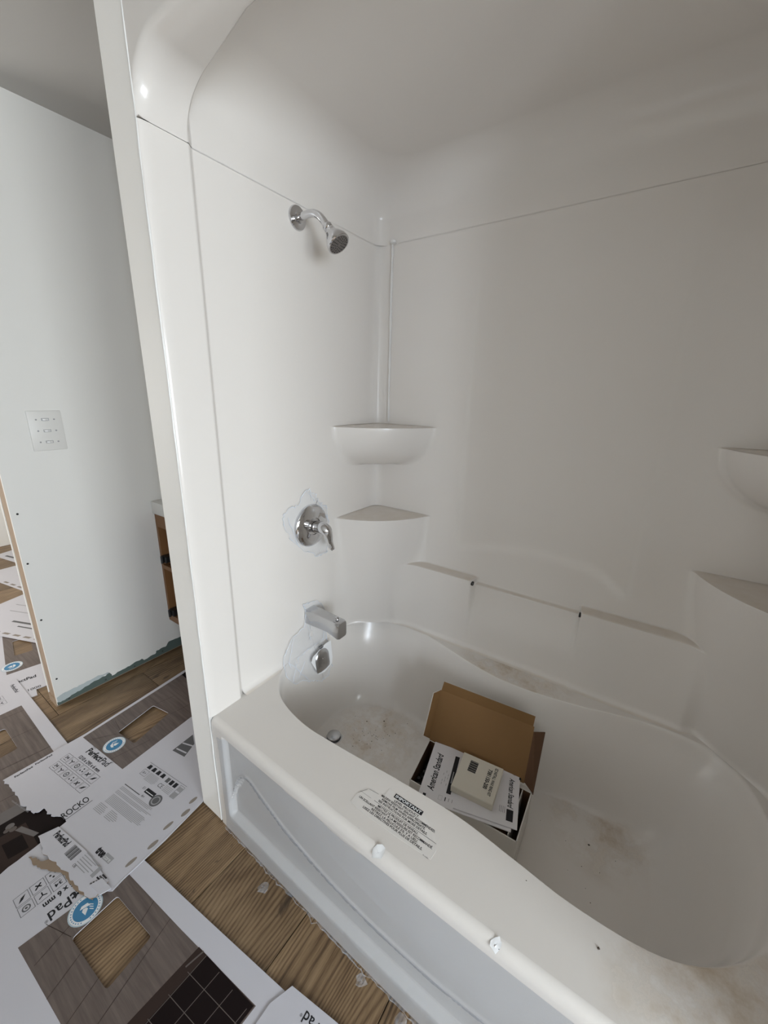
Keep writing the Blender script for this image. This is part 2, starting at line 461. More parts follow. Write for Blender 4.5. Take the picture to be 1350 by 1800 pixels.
# wall with the switches: stud and two drywall sheets, its end still open
wl = struct('wall_left', (-1.16, .43, 0))
q = B(); q.box((-1.1127, -.134, .012), (-1.10, 1.0, HC)); q.build('drywall_sheet', 'paint', wl)
q = B(); q.box((-1.214, -.134, .012), (-1.2013, 1.0, HC)); q.build('drywall_sheet', 'paint', wl)
q = B(); q.box((-1.2013, -.131, .038), (-1.1127, -.093, HC)); q.build('stud', 'stud', wl)
q = B(); q.box((-1.2013, -.137, 0), (-1.1127, 1.0, .038)); q.build('sole_plate', 'stud', wl)
def onwall(name, pts, m, t, lift=0):
    n = len(pts)
    v = [(-1.10 + lift, y, z) for y, z in pts] + [(-1.10 + lift + t, y, z) for y, z in pts]
    tr = tessellate_polygon([[Vector((y, z, 0)) for y, z in pts]])
    f = [tuple(i + n for i in q_) for q_ in tr] + [(i, (i+1) % n, (i+1) % n + n, i+n) for i in range(n)]
    o = mesh(name, v, f, m, wl)
    bm = bmesh.new(); bm.from_mesh(o.data); bmesh.ops.recalc_face_normals(bm, faces=bm.faces); bm.to_mesh(o.data); bm.free()
    return o
top = [(-.134,.030),(-.10,.026),(-.075,.036),(-.05,.042),(-.01,.046),(.04,.048),(.07,.047),(.085,.056),(.09,.055),(.10,.030),(.15,.036),(.20,.040),(.25,.044),(.26,.030),(.32,.034),(.33,.050),(.38,.048),(.40,.070),(.45,.066),(.60,.07)]
onwall('unpainted_strip', [(-.134,.012),(.60,.012)] + ragged(top, .003, 4, 3)[::-1], 'green', .0008)
sm = [(-.132,.055),(-.09,.062),(-.04,.064),(.03,.066),(.085,.062),(.09,.052),(.04,.046),(-.02,.042),(-.06,.034),(-.11,.026),(-.132,.030)]
onwall('compound_smear', ragged(sm, .004, 4, 5), 'smear', .0012)
sb = B(); sb.lathe((-1.10, 0, 0), (1, 0, 0), [(-.001, .0042), (.0012, .0042), (.0016, .003), (.0006, .0012)], 10)
sm_ = None
for (y, z) in ((-.112,.955),(-.118,.735),(-.119,.464),(-.116,.151),(-.088,.022),(.07,.026),(.209,.020),(.36,.03)):
    if sm_ is None: o = sb.build('screw_head', 'dark', wl); sm_ = o.data
    else: o = bpy.data.objects.new('screw_head', sm_); link(o, wl)
    o.location = Vector((0, y, z))      # origin of the shared mesh sits on the wall plane
q = B(); q.box((-1.214, -2.3, 0), (-1.10, -1.0, HC)); q.build('unseen_doorway_wall', 'dark_wall', wl)  # unseen stretch past the doorway, put in to block far-room light
# partition carrying the plumbing, and its twin at the tub's right end, and the soffit over the tub
XW = 1.45            # inside face of the right end panel
wp = struct('wall_plumbing', (-.07, .5, 0))
q = B(); q.box((-.122, .016, 0), (-.030, 1.0, HC)); q.build('framing', 'paint', wp)
q = B(); q.box((-.122, -.001, .004), (-.009, .016, HC), bev=.0025); q.build('drywall_end', 'trimpaint', wp)
wr = struct('wall_shower_end', (XW + .09, .5, 0))
q = B(); q.box((XW+.032, 0, 0), (XW+.14, 1.0, HC), bev=.002); q.build('framing', 'paint', wr)
tag(wall('wall_soffit', (-.009, 0, 2.335), (XW+.032, .10, HC)), kind='structure')
# caulk line between the drywall end and the shower flange
cb = B(); r = random.Random(3)
path = [(-.0075 + r.uniform(-.0012,.0012), -.001, .01 + i*.05) for i in range(47)]
cb.tube(path, [.0022 + r.uniform(-.0008,.0014) for _ in path], 6)
tag(cb.build('trim_1', 'caulk', None, True), kind='structure')

# ================================================================== shower surround
YB, ZT, ZS = .90, .45, 2.014
def col_shift(z):      # lower corner pillar: how far its face has drawn back into the corner
    t = np.clip((.966 - z) / .5, 0, 1)
    s = .055*t + .03*t*t
    return np.where(z > .970, .6, s)
def shelf_shift(z):
    u = np.clip((1.336 - z) / .165, 0, 1)
    s = .20*(1 - np.sqrt(1 - u*u))
    return np.where((z > 1.340), .6, np.where(z < 1.171, .6, s))
def smin(a, b, k):
    h = np.clip(.5 + .5*(b - a)/k, 0, 1); return b*(1-h) + a*h - k*h*(1-h)
def chord(x, y, e0, e1, bow):
    """distance in front of a bowed chord across the left corner, from (0,e0) on the end wall to (e1,YB)"""
    t = np.array([e1, YB - e0]); L = np.hypot(*t); t = t/L; n = np.array([t[1], -t[0]])
    s = (x*t[0] + (y-e0)*t[1]) / L*2 - 1
    return n[0]*x + n[1]*(y-e0) - bow*(1 - np.clip(s, -1.3, 1.3)**2)
def fields(x, y, z):
    fl_ = .022; lo = np.clip((ZT + fl_ - z)/fl_, 0, 1); flare = fl_*(1 - np.sqrt(np.maximum(1 - lo*lo, 0)))
    f1 = x + .012 - flare*(1 - sstep(.27, .33, y)*(1 - sstep(.66, .74, y)))
    f2 = XW + .012 - x - flare
    xm = x
    mid = sstep(.498, .514, xm) * (1 - sstep(.896, .912, xm))
    ends = sstep(.10, .17, xm) * (1 - sstep(1.235, 1.30, xm))
    low = (1 - sstep(.7535, .7575, z)) * ends * (1 - mid) * .052
    low2 = (1 - sstep(.728, .735, z)) * ends * mid * (.018 + .030*sstep(.73, .55, z))
    # centre panel stands a little proud, its lower edge arched
    arch = .865 + .06*(1 - np.clip(((xm - .74)/.36), -1, 1)**2) - .05*sstep(.9, 1.05, xm)
    cen = sstep(.395, .425, xm) * (1 - sstep(1.015, 1.045, xm)) * (1 - sstep(arch, arch + .03, z)*.0)
    cen = cen * sstep(arch - .03, arch, z) * (1 - sstep(1.70, 1.99, z)) * .008
    pod = (1 - sstep(.30, .42, xm)) + sstep(1.04, 1.12, xm)
    f3 = YB - low - low2 + cen - flare - y
    return f1, f2, f3
def F(x, y, z):
    f1, f2, f3 = fields(x, y, z)
    f = smin(f1, f3, .045); f = smin(f, f2, .045)
    for xx in (x, XW - x):
        cs = shelf_shift(z); f = np.where(cs < .5, smin(f, chord(xx, y, .624, .274, .046) + cs, .022), f)
        cc = col_shift(z); f = np.where(cc < .5, smin(f, chord(xx, y, .637, .268, .050) + cc, np.where(z > .9, .022, .022 + .06*np.clip((.9-z)/.3, 0, 1))), f)
    return f
cx, cy = XW/2, .36
tgt = [(-.012, y) for y in np.arange(.128, YB - .001, .011)] + [(x, YB) for x in np.arange(-.012, XW + .012, .0065)] + [(XW + .012, y) for y in np.arange(YB, .127, -.011)]
tgt[-1] = (XW + .012, .128)
ang = np.array([math.atan2(y - cy, x - cx) for x, y in tgt])
zr = [.4502, .453, .457, .462, .467, .473, .48] + list(np.arange(.495, .715, .018)) + [.722, .727, .7295, .732, .7345, .738, .745, .750, .7525, .7545, .7565, .759, .765] \
   + list(np.arange(.775, .955, .015)) + [.956, .961, .9645, .967, .9695, .9715, .975, .98] + list(np.arange(.995, 1.165, .02)) + [1.168, 1.1705, 1.1715, 1.174] \
   + list(np.arange(1.18, 1.325, .01)) + [1.327, 1.332, 1.335, 1.3375, 1.3395, 1.3415, 1.345, 1.35] + list(np.arange(1.37, 2.0, .03)) + [2.005, ZS]
zr = np.array(zr); A_, Z_ = np.meshgrid(ang, zr)
lo = np.zeros_like(A_) + .05; hi = np.zeros_like(A_) + 1.2
for _ in range(40):
    md = (lo + hi)/2; inside = F(cx + md*np.cos(A_), cy + md*np.sin(A_), Z_) > 0
    lo = np.where(inside, md, lo); hi = np.where(inside, hi, md)
V = np.stack([cx + lo*np.cos(A_), cy + lo*np.sin(A_), Z_], -1)
Nn = norm_grid(V); Nn[-2:, :, 2] = 0; Nn /= np.linalg.norm(Nn, axis=2, keepdims=True)
fc = (V[:-1,:-1] + V[1:,1:] + V[:-1,1:] + V[1:,:-1]) / 4
X, Y_, Zf = fc[...,0], fc[...,1], fc[...,2]
f1, f2, f3 = fields(X, Y_, Zf)
base = np.minimum(np.minimum(f1, f2), f3)
proud = base > .006
is_shelf = proud & (Zf > 1.171) & (Zf < 1.346); left = X < XW/2
is_col = proud & (Zf < .9725) & ((chord(X, Y_, .637, .268, .05) + col_shift(np.minimum(Zf, .969)) < .012) | (chord(XW - X, Y_, .637, .268, .05) + col_shift(np.minimum(Zf, .969)) < .012))
is_col |= proud & (Zf > .968) & (Zf < .973)
is_ledge = (~is_col) & (Zf > .49) & (Zf < .7605) & (((X > .12) & (X < .512)) | ((X > .898) & (X < 1.30))) & (Y_ > .6) & (f3 < .03)
rest = ~(is_shelf | is_col | is_ledge)
sur = root('shower_surround', (XW/2, .45, ZT), 'glossy white moulded shower surround with domed roof around the bathtub', 'shower surround')
jc = np.argmin(abs(ang - math.atan2(YB - cy, -.012 - cx))); jd = np.argmin(abs(ang - math.atan2(YB - cy, XW + .012 - cx)))
cols = np.arange(V.shape[1] - 1)[None, :] + np.zeros_like(X, int)
grid_part('end_panel', V, Nn, rest & (cols < jc), 'acrylic', sur)
grid_part('back_panel', V, Nn, rest & (cols >= jc) & (cols < jd), 'acrylic', sur)
grid_part('end_panel', V, Nn, rest & (cols >= jd), 'acrylic', sur)
for s_ in (left, ~left):
    grid_part('corner_shelf', V, Nn, is_shelf & s_, 'acrylic', sur)
    grid_part('corner_pillar', V, Nn, is_col & s_, 'acrylic', sur)
    grid_part('soap_ledge', V, Nn, is_ledge & s_, 'acrylic', sur)
# the two dark bar sockets in the ledges' ends
sk = B(); sk.lathe((.5045, .863, .738), (1, 0, 0), [(-.004, .009), (.0035, .009), (.004, .0085), (.001, .006), (-.003, .006)], 14); sk.build('bar_socket', 'dark', sur)
sk = B(); sk.lathe((.9055, .863, .738), (-1, 0, 0), [(-.004, .009), (.0035, .009), (.004, .0085), (.001, .006), (-.003, .006)], 14); sk.build('bar_socket', 'dark', sur)
js = B(); r = random.Random(6)
L = [(.052 + r.uniform(-.001,.001), YB - .0035, z) for z in np.linspace(1.352, 2.02, 24)]
js.tube(L, [.0045 + r.uniform(-.0012,.0012) for _ in L], 8); js.lathe((.056, YB - .004, 2.02), (0, 0, 1), [(-.008,.006),(-.003,.013),(.004,.013),(.008,.006)], 10)
js.build('joint_glint_bead', 'caulk', sur, True)  # bead by the panel joint, standing in for the corner fillet's reflected highlight
# front flange: straight legs and an arch, stepped back to the recessed panels
def arch(x0, R, zc, n=16):
    """half arch, from the top of the leg over the cove to the middle"""
    p = [(x0 + R - R*math.cos(a), zc - R + R*math.sin(a)) for a in np.linspace(0, math.pi/2, n)]
    return p + [(x0 + R + (XW/2 - x0 - R)*t, zc) for t in (.15, .3, .5, .75, 1)]
def full(h): return h + [(XW - x, z) for x, z in h[::-1][1:]]
def leg(x, z0, zs): return [(x, z) for z in zs]
def yfront(x): return .128 - .052*float(sstep(.04, .36, min(x, XW - x)))
def flange(name, zs, caps):
    outer = None
    if caps:
        a1 = full([(0, ZS + .002), (0, 2.006 + .01)] + arch(0, .10, 2.115)); a2 = full([(-.012, ZS + .002), (-.012, 2.006 + .01)] + arch(-.012, .12, 2.215))
        out = full([(-.0065, ZS + .002), (-.0065, 2.016)] + [(-.0065, 2.02 + .315*t) for t in np.linspace(.02, 1, 8)] + [(-.0065 + .7*t, 2.335) for t in np.linspace(.05, .5, 8)] + [(XW/2 - (XW/2 - .36)*(1 - t), 2.335) for t in (.15, .3, .5, .75, 1)])
        sets = [(a1, a2, out)]
    else:
        L1 = [(0, z) for z in zs]; L2 = [(-.012, z) for z in zs]; L3 = [(-.0065, z) for z in zs]
        mir = lambda q_: [(XW - x, z) for x, z in q_[::-1]]
        sets = [(L1, L2, L3), (mir(L1), mir(L2), mir(L3))]
    for a1, a2, out in sets:
        n = len(a1); rows = []
        for i in range(n):
            A = Vector(a1[i]); A2 = Vector(a2[i]); O = Vector(out[i])
            t = Vector(a1[min(i+1, n-1)]) - Vector(a1[max(i-1, 0)]); nrm = Vector((-t.y, t.x)).normalized()   # away from the opening
            row = [(O.x, -.0012, O.y)]
            for th in np.linspace(math.pi/2, 0, 7):
                kk = min(max((A.y - 2.02)/.06, 0), 1); s_ = (.0065 + .024*kk) * (1 - math.cos(th)); yy = (.028 + .020*kk)*(1 - math.sin(th)) - .0012*math.sin(th)
                row.append((A.x + nrm.x*s_, yy, A.y + nrm.y*s_))
            yn = yfront(A2.x) - .020
            for yy in (.056, yn): row.append((A.x, yy, A.y))
            for t_ in (.1, .3, .5, .7, .9, 1):
                k_ = t_*t_*(3-2*t_); row.append((A.x + (A2.x-A.x)*k_, yn + .002 + .018*t_, A.y + (A2.y-A.y)*k_))
            rows.append(row)
        G = np.array(rows); o = grid_part(name, G, norm_grid(G), np.ones((G.shape[0]-1, G.shape[1]-1), bool), 'acrylic', sur, True)
flange('front_flange', [.4502, .47] + list(np.arange(.5, 2.0, .05)) + [ZS], False)
flange('arched_flange', None, True)
# roof: rounded-rectangle rings drawn in over a cove to a flat top
def ring(d, r=.05, yf=.128):
    x0, x1, y1 = -.012 + d, XW + .012 - d, YB - d
    p = [(x0, yf + (y1 - r - yf)*t) for t in np.linspace(0, 1, 14)]
    p += [(x0 + r - r*math.cos(a), y1 - r + r*math.sin(a)) for a in np.linspace(0, math.pi/2, 8)[1:-1]]
    p += [(x0 + r + (x1 - x0 - 2*r)*t, y1) for t in np.linspace(0, 1, 24)]
    p += [(x1 - r + r*math.sin(a), y1 - r + r*math.cos(a)) for a in np.linspace(0, math.pi/2, 8)[1:-1]]
    p += [(x1, y1 - r + (yf - y1 + r)*t) for t in np.linspace(0, 1, 14)]
    return p
rows = []
Rr, zc = .12, 2.215
def seam_ring(g, dz):
    A0, A1 = np.array(ring(0)), np.array(ring(-g)); w_ = (1 - np.clip((A0[:, 1] - .48)/.14, 0, 1))*(A0[:, 0] < .1)
    p = A0 + (A1 - A0)*w_[:, None]
    return [(x, y, ZS - .0006 + (dz + .0006)*k) for (x, y), k in zip(p, w_)]
rows.append(seam_ring(.004, .0025)); rows.append(seam_ring(.0, .003))
for a in np.linspace(0, math.pi/2, 18):
    rr = .05 + .07*math.sin(a)
    rows.append([(x, y, max(zc - Rr + Rr*math.sin(a), ZS + .003 + .001*a)) for x, y in ring(Rr*(1 - math.cos(a)), rr, yfront(-.012 + Rr*(1 - math.cos(a))))])
last = np.array(rows[-1]); ctr = np.array([XW/2, .30, zc])
for t in (.4, .8, 1): 
    c_ = ctr.copy(); w_ = last*(1-t) + c_*t; w_[0,0] = last[0,0]*(1-t) + (XW/2)*t; w_[-1,0] = last[-1,0]*(1-t) + (XW/2)*t; w_[0,1] = w_[-1,1] = yfront(w_[0,0]); rows.append([tuple(p) for p in w_])
G = np.array(rows); g_n = norm_grid(G); hz = g_n[3]*(1, 1, 0); hz /= np.linalg.norm(hz, axis=1, keepdims=True); g_n[0] = g_n[1] = g_n[2] = hz; g_n[-4:] = (0, 0, -1)
sg = 1 if np.dot(g_n[5, 20], np.array([XW/2, .4, 1.5]) - G[5, 20]) > 0 else -1
grid_part('roof_cap', G, g_n, np.ones((G.shape[0]-1, G.shape[1]-1), bool), 'acrylic', sur)

# ================================================================== bathtub
tub = root('bathtub', (XW/2, .45, 0), 'white built-in bathtub with scooped apron under the shower surround', 'bathtub')
rim = catmull([(-.010,.325),(.045,.240),(.121,.188),(.255,.158),(.408,.160),(.603,.172),(.78,.176),(.93,.160),(1.05,.147),(1.19,.154),(1.289,.196),(1.374,.282),(1.415,.40),(1.432,.52),
               (1.425,.63),(1.393,.735),(1.325,.812),(1.19,.825),(1.05,.795),(.985,.775),(.837,.748),(.74,.740),(.651,.746),(.52,.775),(.40,.812),(.30,.835),(.18,.838),(.09,.825),(.03,.775),(-.004,.70),(-.010,.60),(-.0105,.46)], 8)
floor_ = catmull([(.055,.48),(.07,.36),(.14,.275),(.30,.245),(.55,.25),(.8,.25),(1.0,.24),(1.14,.275),(1.215,.38),(1.235,.50),(1.215,.62),(1.14,.70),(.98,.705),(.8,.675),(.65,.67),(.45,.685),(.28,.70),(.14,.665),(.07,.58)], 8)
tc = np.array([.66, .48]); NT = 260
def polar(P, th):
    d = P - tc; a = np.arctan2(d[:,1], d[:,0]); r_ = np.hypot(d[:,0], d[:,1]); o_ = np.argsort(a)
    return np.interp(th, np.r_[a[o_]-2*np.pi, a[o_], a[o_]+2*np.pi], np.r_[r_[o_], r_[o_], r_[o_]])
th = np.linspace(0, 2*np.pi, NT, endpoint=False) - np.pi
d_ = np.stack([np.cos(th), np.sin(th)], 1)
rp = tc + d_*polar(rim, th)[:,None]; fp = tc + d_*polar(floor_, th)[:,None]
def bow(x): return .012*np.sin(np.pi*np.clip(x/XW, 0, 1))
def outer_pt(d):
    best = 9
    for ax, v in ((0, -.020), (0, XW+.020), (1, .905)):
        if abs(d[ax]) > 1e-9:
            t = (v - tc[ax])/d[ax]
            if t > 0: best = min(best, t)
    if d[1] < 0:
        t = (.020 - tc[1])/d[1]
        for _ in range(4): t = (.020 - bow(tc[0] + d[0]*t) - tc[1])/d[1]
        best = min(best, t)
    return tc + d*best
op = np.array([outer_pt(q_) for q_ in d_])
prof = [(0,.4503),(.008,.4500),(.018,.4492),(.032,.447),(.048,.443),(.062,.4375),(.078,.430),(.10,.418),(.14,.397),(.24,.362),(.32,.305),(.42,.245),(.52,.196),(.62,.157),(.72,.128),(.82,.107),(.92,.095),(1,.0915)]
rows = [[(p[0], p[1], .4505) for p in op]]
for t in (.35, .7, .9): rows.append([(p[0], p[1], .4505) for p in op*(1-t) + rp*t])
for w, z in prof: rows.append([(p[0], p[1], z) for p in rp*(1-w) + fp*w])
for t, z in ((.15, .0905), (.4, .090), (.7, .0895), (.95, .089)): rows.append([(p[0], p[1], z) for p in fp*(1-t) + tc*t])
G = np.array(rows); G = np.concatenate([G, G[:, :1]], 1)
gn = norm_grid(G); gn[:, 0] = gn[:, -1] = (gn[:, 0] + gn[:, -1]); gn /= np.linalg.norm(gn, axis=2, keepdims=True); gn[-2:] = (0, 0, -1) if gn[8, 10, 2] < 0 else (0, 0, 1)
flip = gn[1, 20, 2] < 0
o = grid_part('basin', G, gn, np.ones((G.shape[0]-1, G.shape[1]-1), bool), 'tub', tub, flip)
# apron: recessed panel with a scooped step, rolling over into the deck at the top
xs = np.unique(np.r_[np.linspace(-.004, XW + .02, 150), np.linspace(.045, .08, 12), np.linspace(XW - .08, XW - .045, 12)])
zs = np.unique(np.r_[np.linspace(0, .425, 90), np.linspace(.07, .095, 9), np.linspace(.395, .42, 9)])
AX, AZ = np.meshgrid(xs, zs)
def apron_y(AX, AZ):
    rec = sstep(.048, .066, AX)*(1 - sstep(XW - .066, XW - .052, AX))*sstep(.068, .090, AZ)*(1 - sstep(.398, .412, AZ))
    u_ = np.abs(AX - .735)
    sm_c = .170 + .36*u_**2 + .10*np.clip(u_ - .42, 0, 1)
    sm_c = np.where(u_ > .56, sm_c - 2.6*(u_ - .56)**2*6, sm_c)
    sm_c = np.clip(sm_c, .0, .37)
    scoop = (1 - sstep(sm_c - .010, sm_c + .004, AZ))
    ridge = np.exp(-((AZ - sm_c)/.006)**2)
    return -bow(AX) + rec*(.013 + .009*scoop) - rec*ridge*.005
AY = apron_y(AX, AZ)
G1 = np.stack([AX, AY, AZ], -1)
top_rows = []
for a in np.linspace(0, math.pi/2, 9)[1:]:
    top_rows.append(np.stack([xs, -bow(xs) + .022*(1 - math.cos(a)), np.full_like(xs, .425 + .0255*math.sin(a))], -1))
G = np.concatenate([G1, np.array(top_rows)], 0); gn = norm_grid(G)
grid_part('apron', G, gn, np.ones((G.shape[0]-1, G.shape[1]-1), bool), 'acrylic_plain', tub, bool(gn[5, 40, 1] > 0))
# drain stopper
q = B(); q.lathe((.131, .436, .088), (0, 0, 1), [(0, .034), (.003, .034), (.005, .030), (.004, .026)], 28)
q.lathe((.131, .436, .094), (0, 0, 1), [(0, .012), (.006, .012), (.007, .027), (.012, .027), (.0145, .021), (.015, .004)], 28); q.build('drain_stopper', 'satin', tub, True)
# overflow plate on the sloping end wall, on its square of white backing film
oc = Vector((.0255, .486, .392)); oex = Vector((0, -1, 0)).normalized(); oey = Vector((-.135, 0, 1)).normalized(); on_ = Vector((1, 0, .135)).normalized()
def plate(name, pts, t, m, rnd=True, dome=0, parent=tub):
    q = B(); n = len(pts)
    P = lambda x, y, h: oc + oex*x + oey*y + on_*h
    cxm = sum(p[0] for p in pts)/n; cym = sum(p[1] for p in pts)/n
    lay = [(1, 0), (1, t*.7), (.95, t), (.86, t + dome*.45), (.6, t + dome*.8), (.25, t + dome)] if rnd else [(1, 0), (1, t)]
    for s_, h in lay: q.v += [tuple(P(cxm + (x-cxm)*s_, cym + (y-cym)*s_, h)) for x, y in pts]
    for k_ in range(len(lay)-1):
        for i in range(n): q.f.append((k_*n+i, k_*n+(i+1)%n, (k_+1)*n+(i+1)%n, (k_+1)*n+i)); q.m.append(0)
    q.f.append(tuple(range((len(lay)-1)*n, len(lay)*n))); q.m.append(0)
    return q.build(name, m, parent, True)
arcp = [(.040*math.cos(a), .010 + .040*math.sin(a)) for a in np.linspace(0, math.pi, 15)] + [(-.040, -.030), (-.036, -.042), (-.014, -.047), (.014, -.047), (.036, -.042), (.040, -.030)]
plate('overflow_plate', arcp, .006, 'satin', True, .006)
q = B()
q.lathe(oc + oey*.010 + on_*.010, on_, [(0, .006), (.003, .006), (.004, .004)], 14); q.lathe(oc + oey*.010 - oey*.022 + on_*.009, on_, [(0, .003), (.004, .003)], 10)
q.build('overflow_screw', 'satin', tub, True)

# printed sticker on the deck
zl = .4512
lab = sheet('warning_sticker', [(.537,.078),(.556,.104),(.598,.108),(.600,.136),(.700,.137),(.752,.105),(.772,.074),(.770,.050),(.690,.046),(.560,.044),(.537,.050)], [], .4506, .0006, 'white', tub)
lab['label'] = 'printed warning sticker on the front rim'
lab.data.materials.clear(); lab.data.materials.append(mat('sticker_paper', (.74, .715, .685), .22))
ik = Ink((0, 0, zl + .0002))
ik.rect(.621, .1235, .083, .0125, 'ink'); ik.text('IMPORTANT', .6625, .1260, .0078, 'white', .076, 0, .03, lift=.0003, align='c')
for s_, x, y, w in (('LEVEL PRODUCT.', .665, .1145, .070), ('MILDEW RESISTANT SEALANT RECOMMENDED.', .672, .1065, .150), ('REMOVE FILM WHEN APPROPRIATE.', .664, .0985, .122),
                    ('SEE INSTRUCTIONS FOR MORE DETAILS.', .666, .0905, .136), ('METTEZ LE PRODUIT DE NIVEAU.', .660, .0785, .112),
                    ('UN SCELLANT RÉSISTANT À LA MOISISSURE EST RECOMMANDÉ.', .655, .0705, .205), ('RETIREZ LA PELLICULE S’IL Y A LIEU.', .660, .0625, .128),
                    ('LISEZ LES DIRECTIVES POUR PLUS DE DÉTAILS.', .658, .0545, .164)):
    ik.text(s_, x, y, .0060, 'ink', w*1.05, 0, .022, align='c')
ik.line((.585, .0868), (.765, .0868), .0008, 'ink'); ik.line((.540, .0868), (.575, .0868), .0005, 'mid'); ik.line((.538,.079),(.553,.102),.0006,'mid'); ik.line((.556,.104),(.585,.107),.0006,'mid')
ik.text('P-1086', .758, .0470, .0026, 'mid', .014, align='c')
ik.build('lettering', lab)

# ================================================================== fittings
sh = root('wall_shower', (0, .462, 1.976), 'chrome shower head on a bent arm high on the end panel', 'shower head')
q = B(); q.lathe((-.0115, .462, 1.976), (1, 0, 0), [(0, .034), (.003, .034), (.0065, .032), (.0085, .020), (.0095, .0165), (.017, .016), (.0185, .0125)], 36); q.build('wall_flange', 'chrome', sh, True)
ap = catmull([(-.005,.462,1.976),(.03,.461,1.977),(.062,.460,1.974),(.087,.459,1.961),(.106,.457,1.943),(.122,.456,1.925)], 6, False)
q = B(); q.tube([tuple(p) for p in ap], .0107, 18); q.build('shower_arm', 'chrome', sh, True)
hx = Vector((.62, .06, -.785)).normalized(); h0 = Vector((.116, .4565, 1.932))
q = B(); q.lathe(h0, hx, [(0, .0125), (.003, .0145), (.012, .0145), (.014, .0125), (.017, .0155), (.024, .0165), (.03, .0185), (.042, .0265), (.054, .0325), (.062, .0345), (.068, .0345), (.070, .0325), (.0695, .030)], 32)
q.build('spray_head', 'chrome', sh, True)
hb = h0 + hx*.0697
q = B(); q.lathe(hb, hx, [(-.003, .0305), (.0, .0300), (.0008, .020), (.0012, .004)], 32); fpz = q.build('spray_face', 'nozzle', sh, True)
q = B(); ra = hx.cross(Vector((0,0,1))).normalized(); rb = hx.cross(ra)
for rr, nn in ((.0255, 18), (.0195, 14), (.0135, 10), (.0075, 6)):
    for i in range(nn):
        a = 2*math.pi*i/nn
        q.lathe(hb + hx*.0005 + ra*rr*math.cos(a) + rb*rr*math.sin(a), hx, [(0, .0016), (.0016, .0012)], 6)
o = q.build('nozzles', 'black', sh); o['kind'] = 'stuff'

va = root('shower_valve', (0, .478, .978), 'round chrome shower valve with single lever on the end panel', 'valve')
q = B(); q.lathe((-.012, .480, .978), (1, 0, 0), [(0, .083), (.005, .083), (.010, .080), (.0155, .070), (.0185, .052), (.020, .036), (.0205, .034), (.017, .0325), (.016, .030)], 48); q.build('escutcheon', 'chrome', va, True)
q = B(); q.lathe((.002, .480, .978), (1, 0, 0), [(0, .023), (.022, .023), (.024, .021), (.025, .018), (.036, .018), (.037, .017)], 32); q.build('valve_sleeve', 'chrome', va, True)
lp = catmull([(.030,.480,.980),(.052,.480,.981),(.067,.483,.972),(.072,.489,.950),(.071,.496,.925),(.074,.502,.903),(.080,.505,.893)], 6, False)
k_ = len(lp); rads = [.0225, .0235, .022, .0165, .0125, .0115, .0075]; rad = list(np.interp(np.linspace(0, 6, k_), range(7), rads))
q = B(); q.tube([tuple(p) for p in lp], rad, 18); q.build('lever', 'chrome', va, True)

sp = root('tub_spout', (0, .462, .605), 'chrome tub spout with diverter knob below the valve', 'spout')
secs = [(-.012,.030,.575,.637),(.02,.030,.575,.637),(.06,.028,.576,.636),(.10,.026,.575,.634),(.128,.0265,.568,.633),(.152,.026,.562,.632),(.159,.024,.565,.628)]
q = B(); n = 20; vs = []
for x, hw, z0, z1 in secs:
    for j in range(n):
        a = 2*math.pi*j/n; c_, s_ = math.cos(a), math.sin(a); e = .33
        vs.append((x, .462 + hw*abs(c_)**e*(1 if c_ > 0 else -1), (z0+z1)/2 + (z1-z0)/2*abs(s_)**e*(1 if s_ > 0 else -1)))
fs = [(i*n+j, i*n+(j+1)%n, (i+1)*n+(j+1)%n, (i+1)*n+j) for i in range(len(secs)-1) for j in range(n)] + [tuple(range(n)), tuple(range((len(secs)-1)*n, len(secs)*n))]
q.add(vs, fs); q.build('spout_body', 'satin', sp, True)
q = B(); q.lathe((.134, .462, .628), (0, 0, 1), [(0, .0045), (.010, .0045), (.011, .0075), (.016, .0075), (.018, .005)], 16); q.build('diverter_knob', 'chrome', sp, True)

# torn protective film left round the fittings: crumpled sheets with rolled, whiter edges
def xf(z): return np.where(z > .447, -.0105, .135*(.45 - z) + .002)
def film_sheet(name, pts, hole, lift, label, cat, group, seed, extra=()):
    rt = root(name, (0, pts[0][0], pts[0][1]), label, cat, group)
    r_ = random.Random(seed); n = 6
    out = ragged(list(pts) + [pts[0]], .005, n, seed)[:-1]
    cyx, czx = hole
    rings = 9; vs = []
    for k_ in range(rings):
        t = k_/(rings - 1)
        for i, (y, z) in enumerate(out):
            yy, zz = y + (cyx - y)*t*.93, z + (czx - z)*t*.93
            wv = .003*math.sin(37*yy + seed) * math.sin(53*zz + 2*seed) + r_.uniform(-.0012, .0012)
            vs.append((float(xf(zz)) + lift + wv*(1 if k_ else 2) + .003, yy, zz))
    m_ = len(out); fs = [(k_*m_+i, k_*m_+(i+1)%m_, (k_+1)*m_+(i+1)%m_, (k_+1)*m_+i) for k_ in range(rings-1) for i in range(m_)]
    mesh('film_sheet', vs, fs, 'film', rt, True)
    q = B(); ed = [(v[0] + .001, v[1], v[2]) for v in vs[:m_]]; ed.append(ed[0])
    q.tube(ed, [r_.uniform(.0003, .0016) for _ in ed], 5, caps=False)
    for a, b_ in extra:
        L = [(float(xf(a[1] + (b_[1]-a[1])*t)) + lift + .006, a[0] + (b_[0]-a[0])*t + r_.uniform(-.003,.003), a[1] + (b_[1]-a[1])*t + r_.uniform(-.003,.003)) for t in np.linspace(0, 1, 8)]
        q.tube(L, [r_.uniform(.0003, .0014) for _ in L], 5)
    q.build('rolled_edge', 'film_edge', rt, True)
    return rt
fg = 'torn protective film around the chrome fittings'
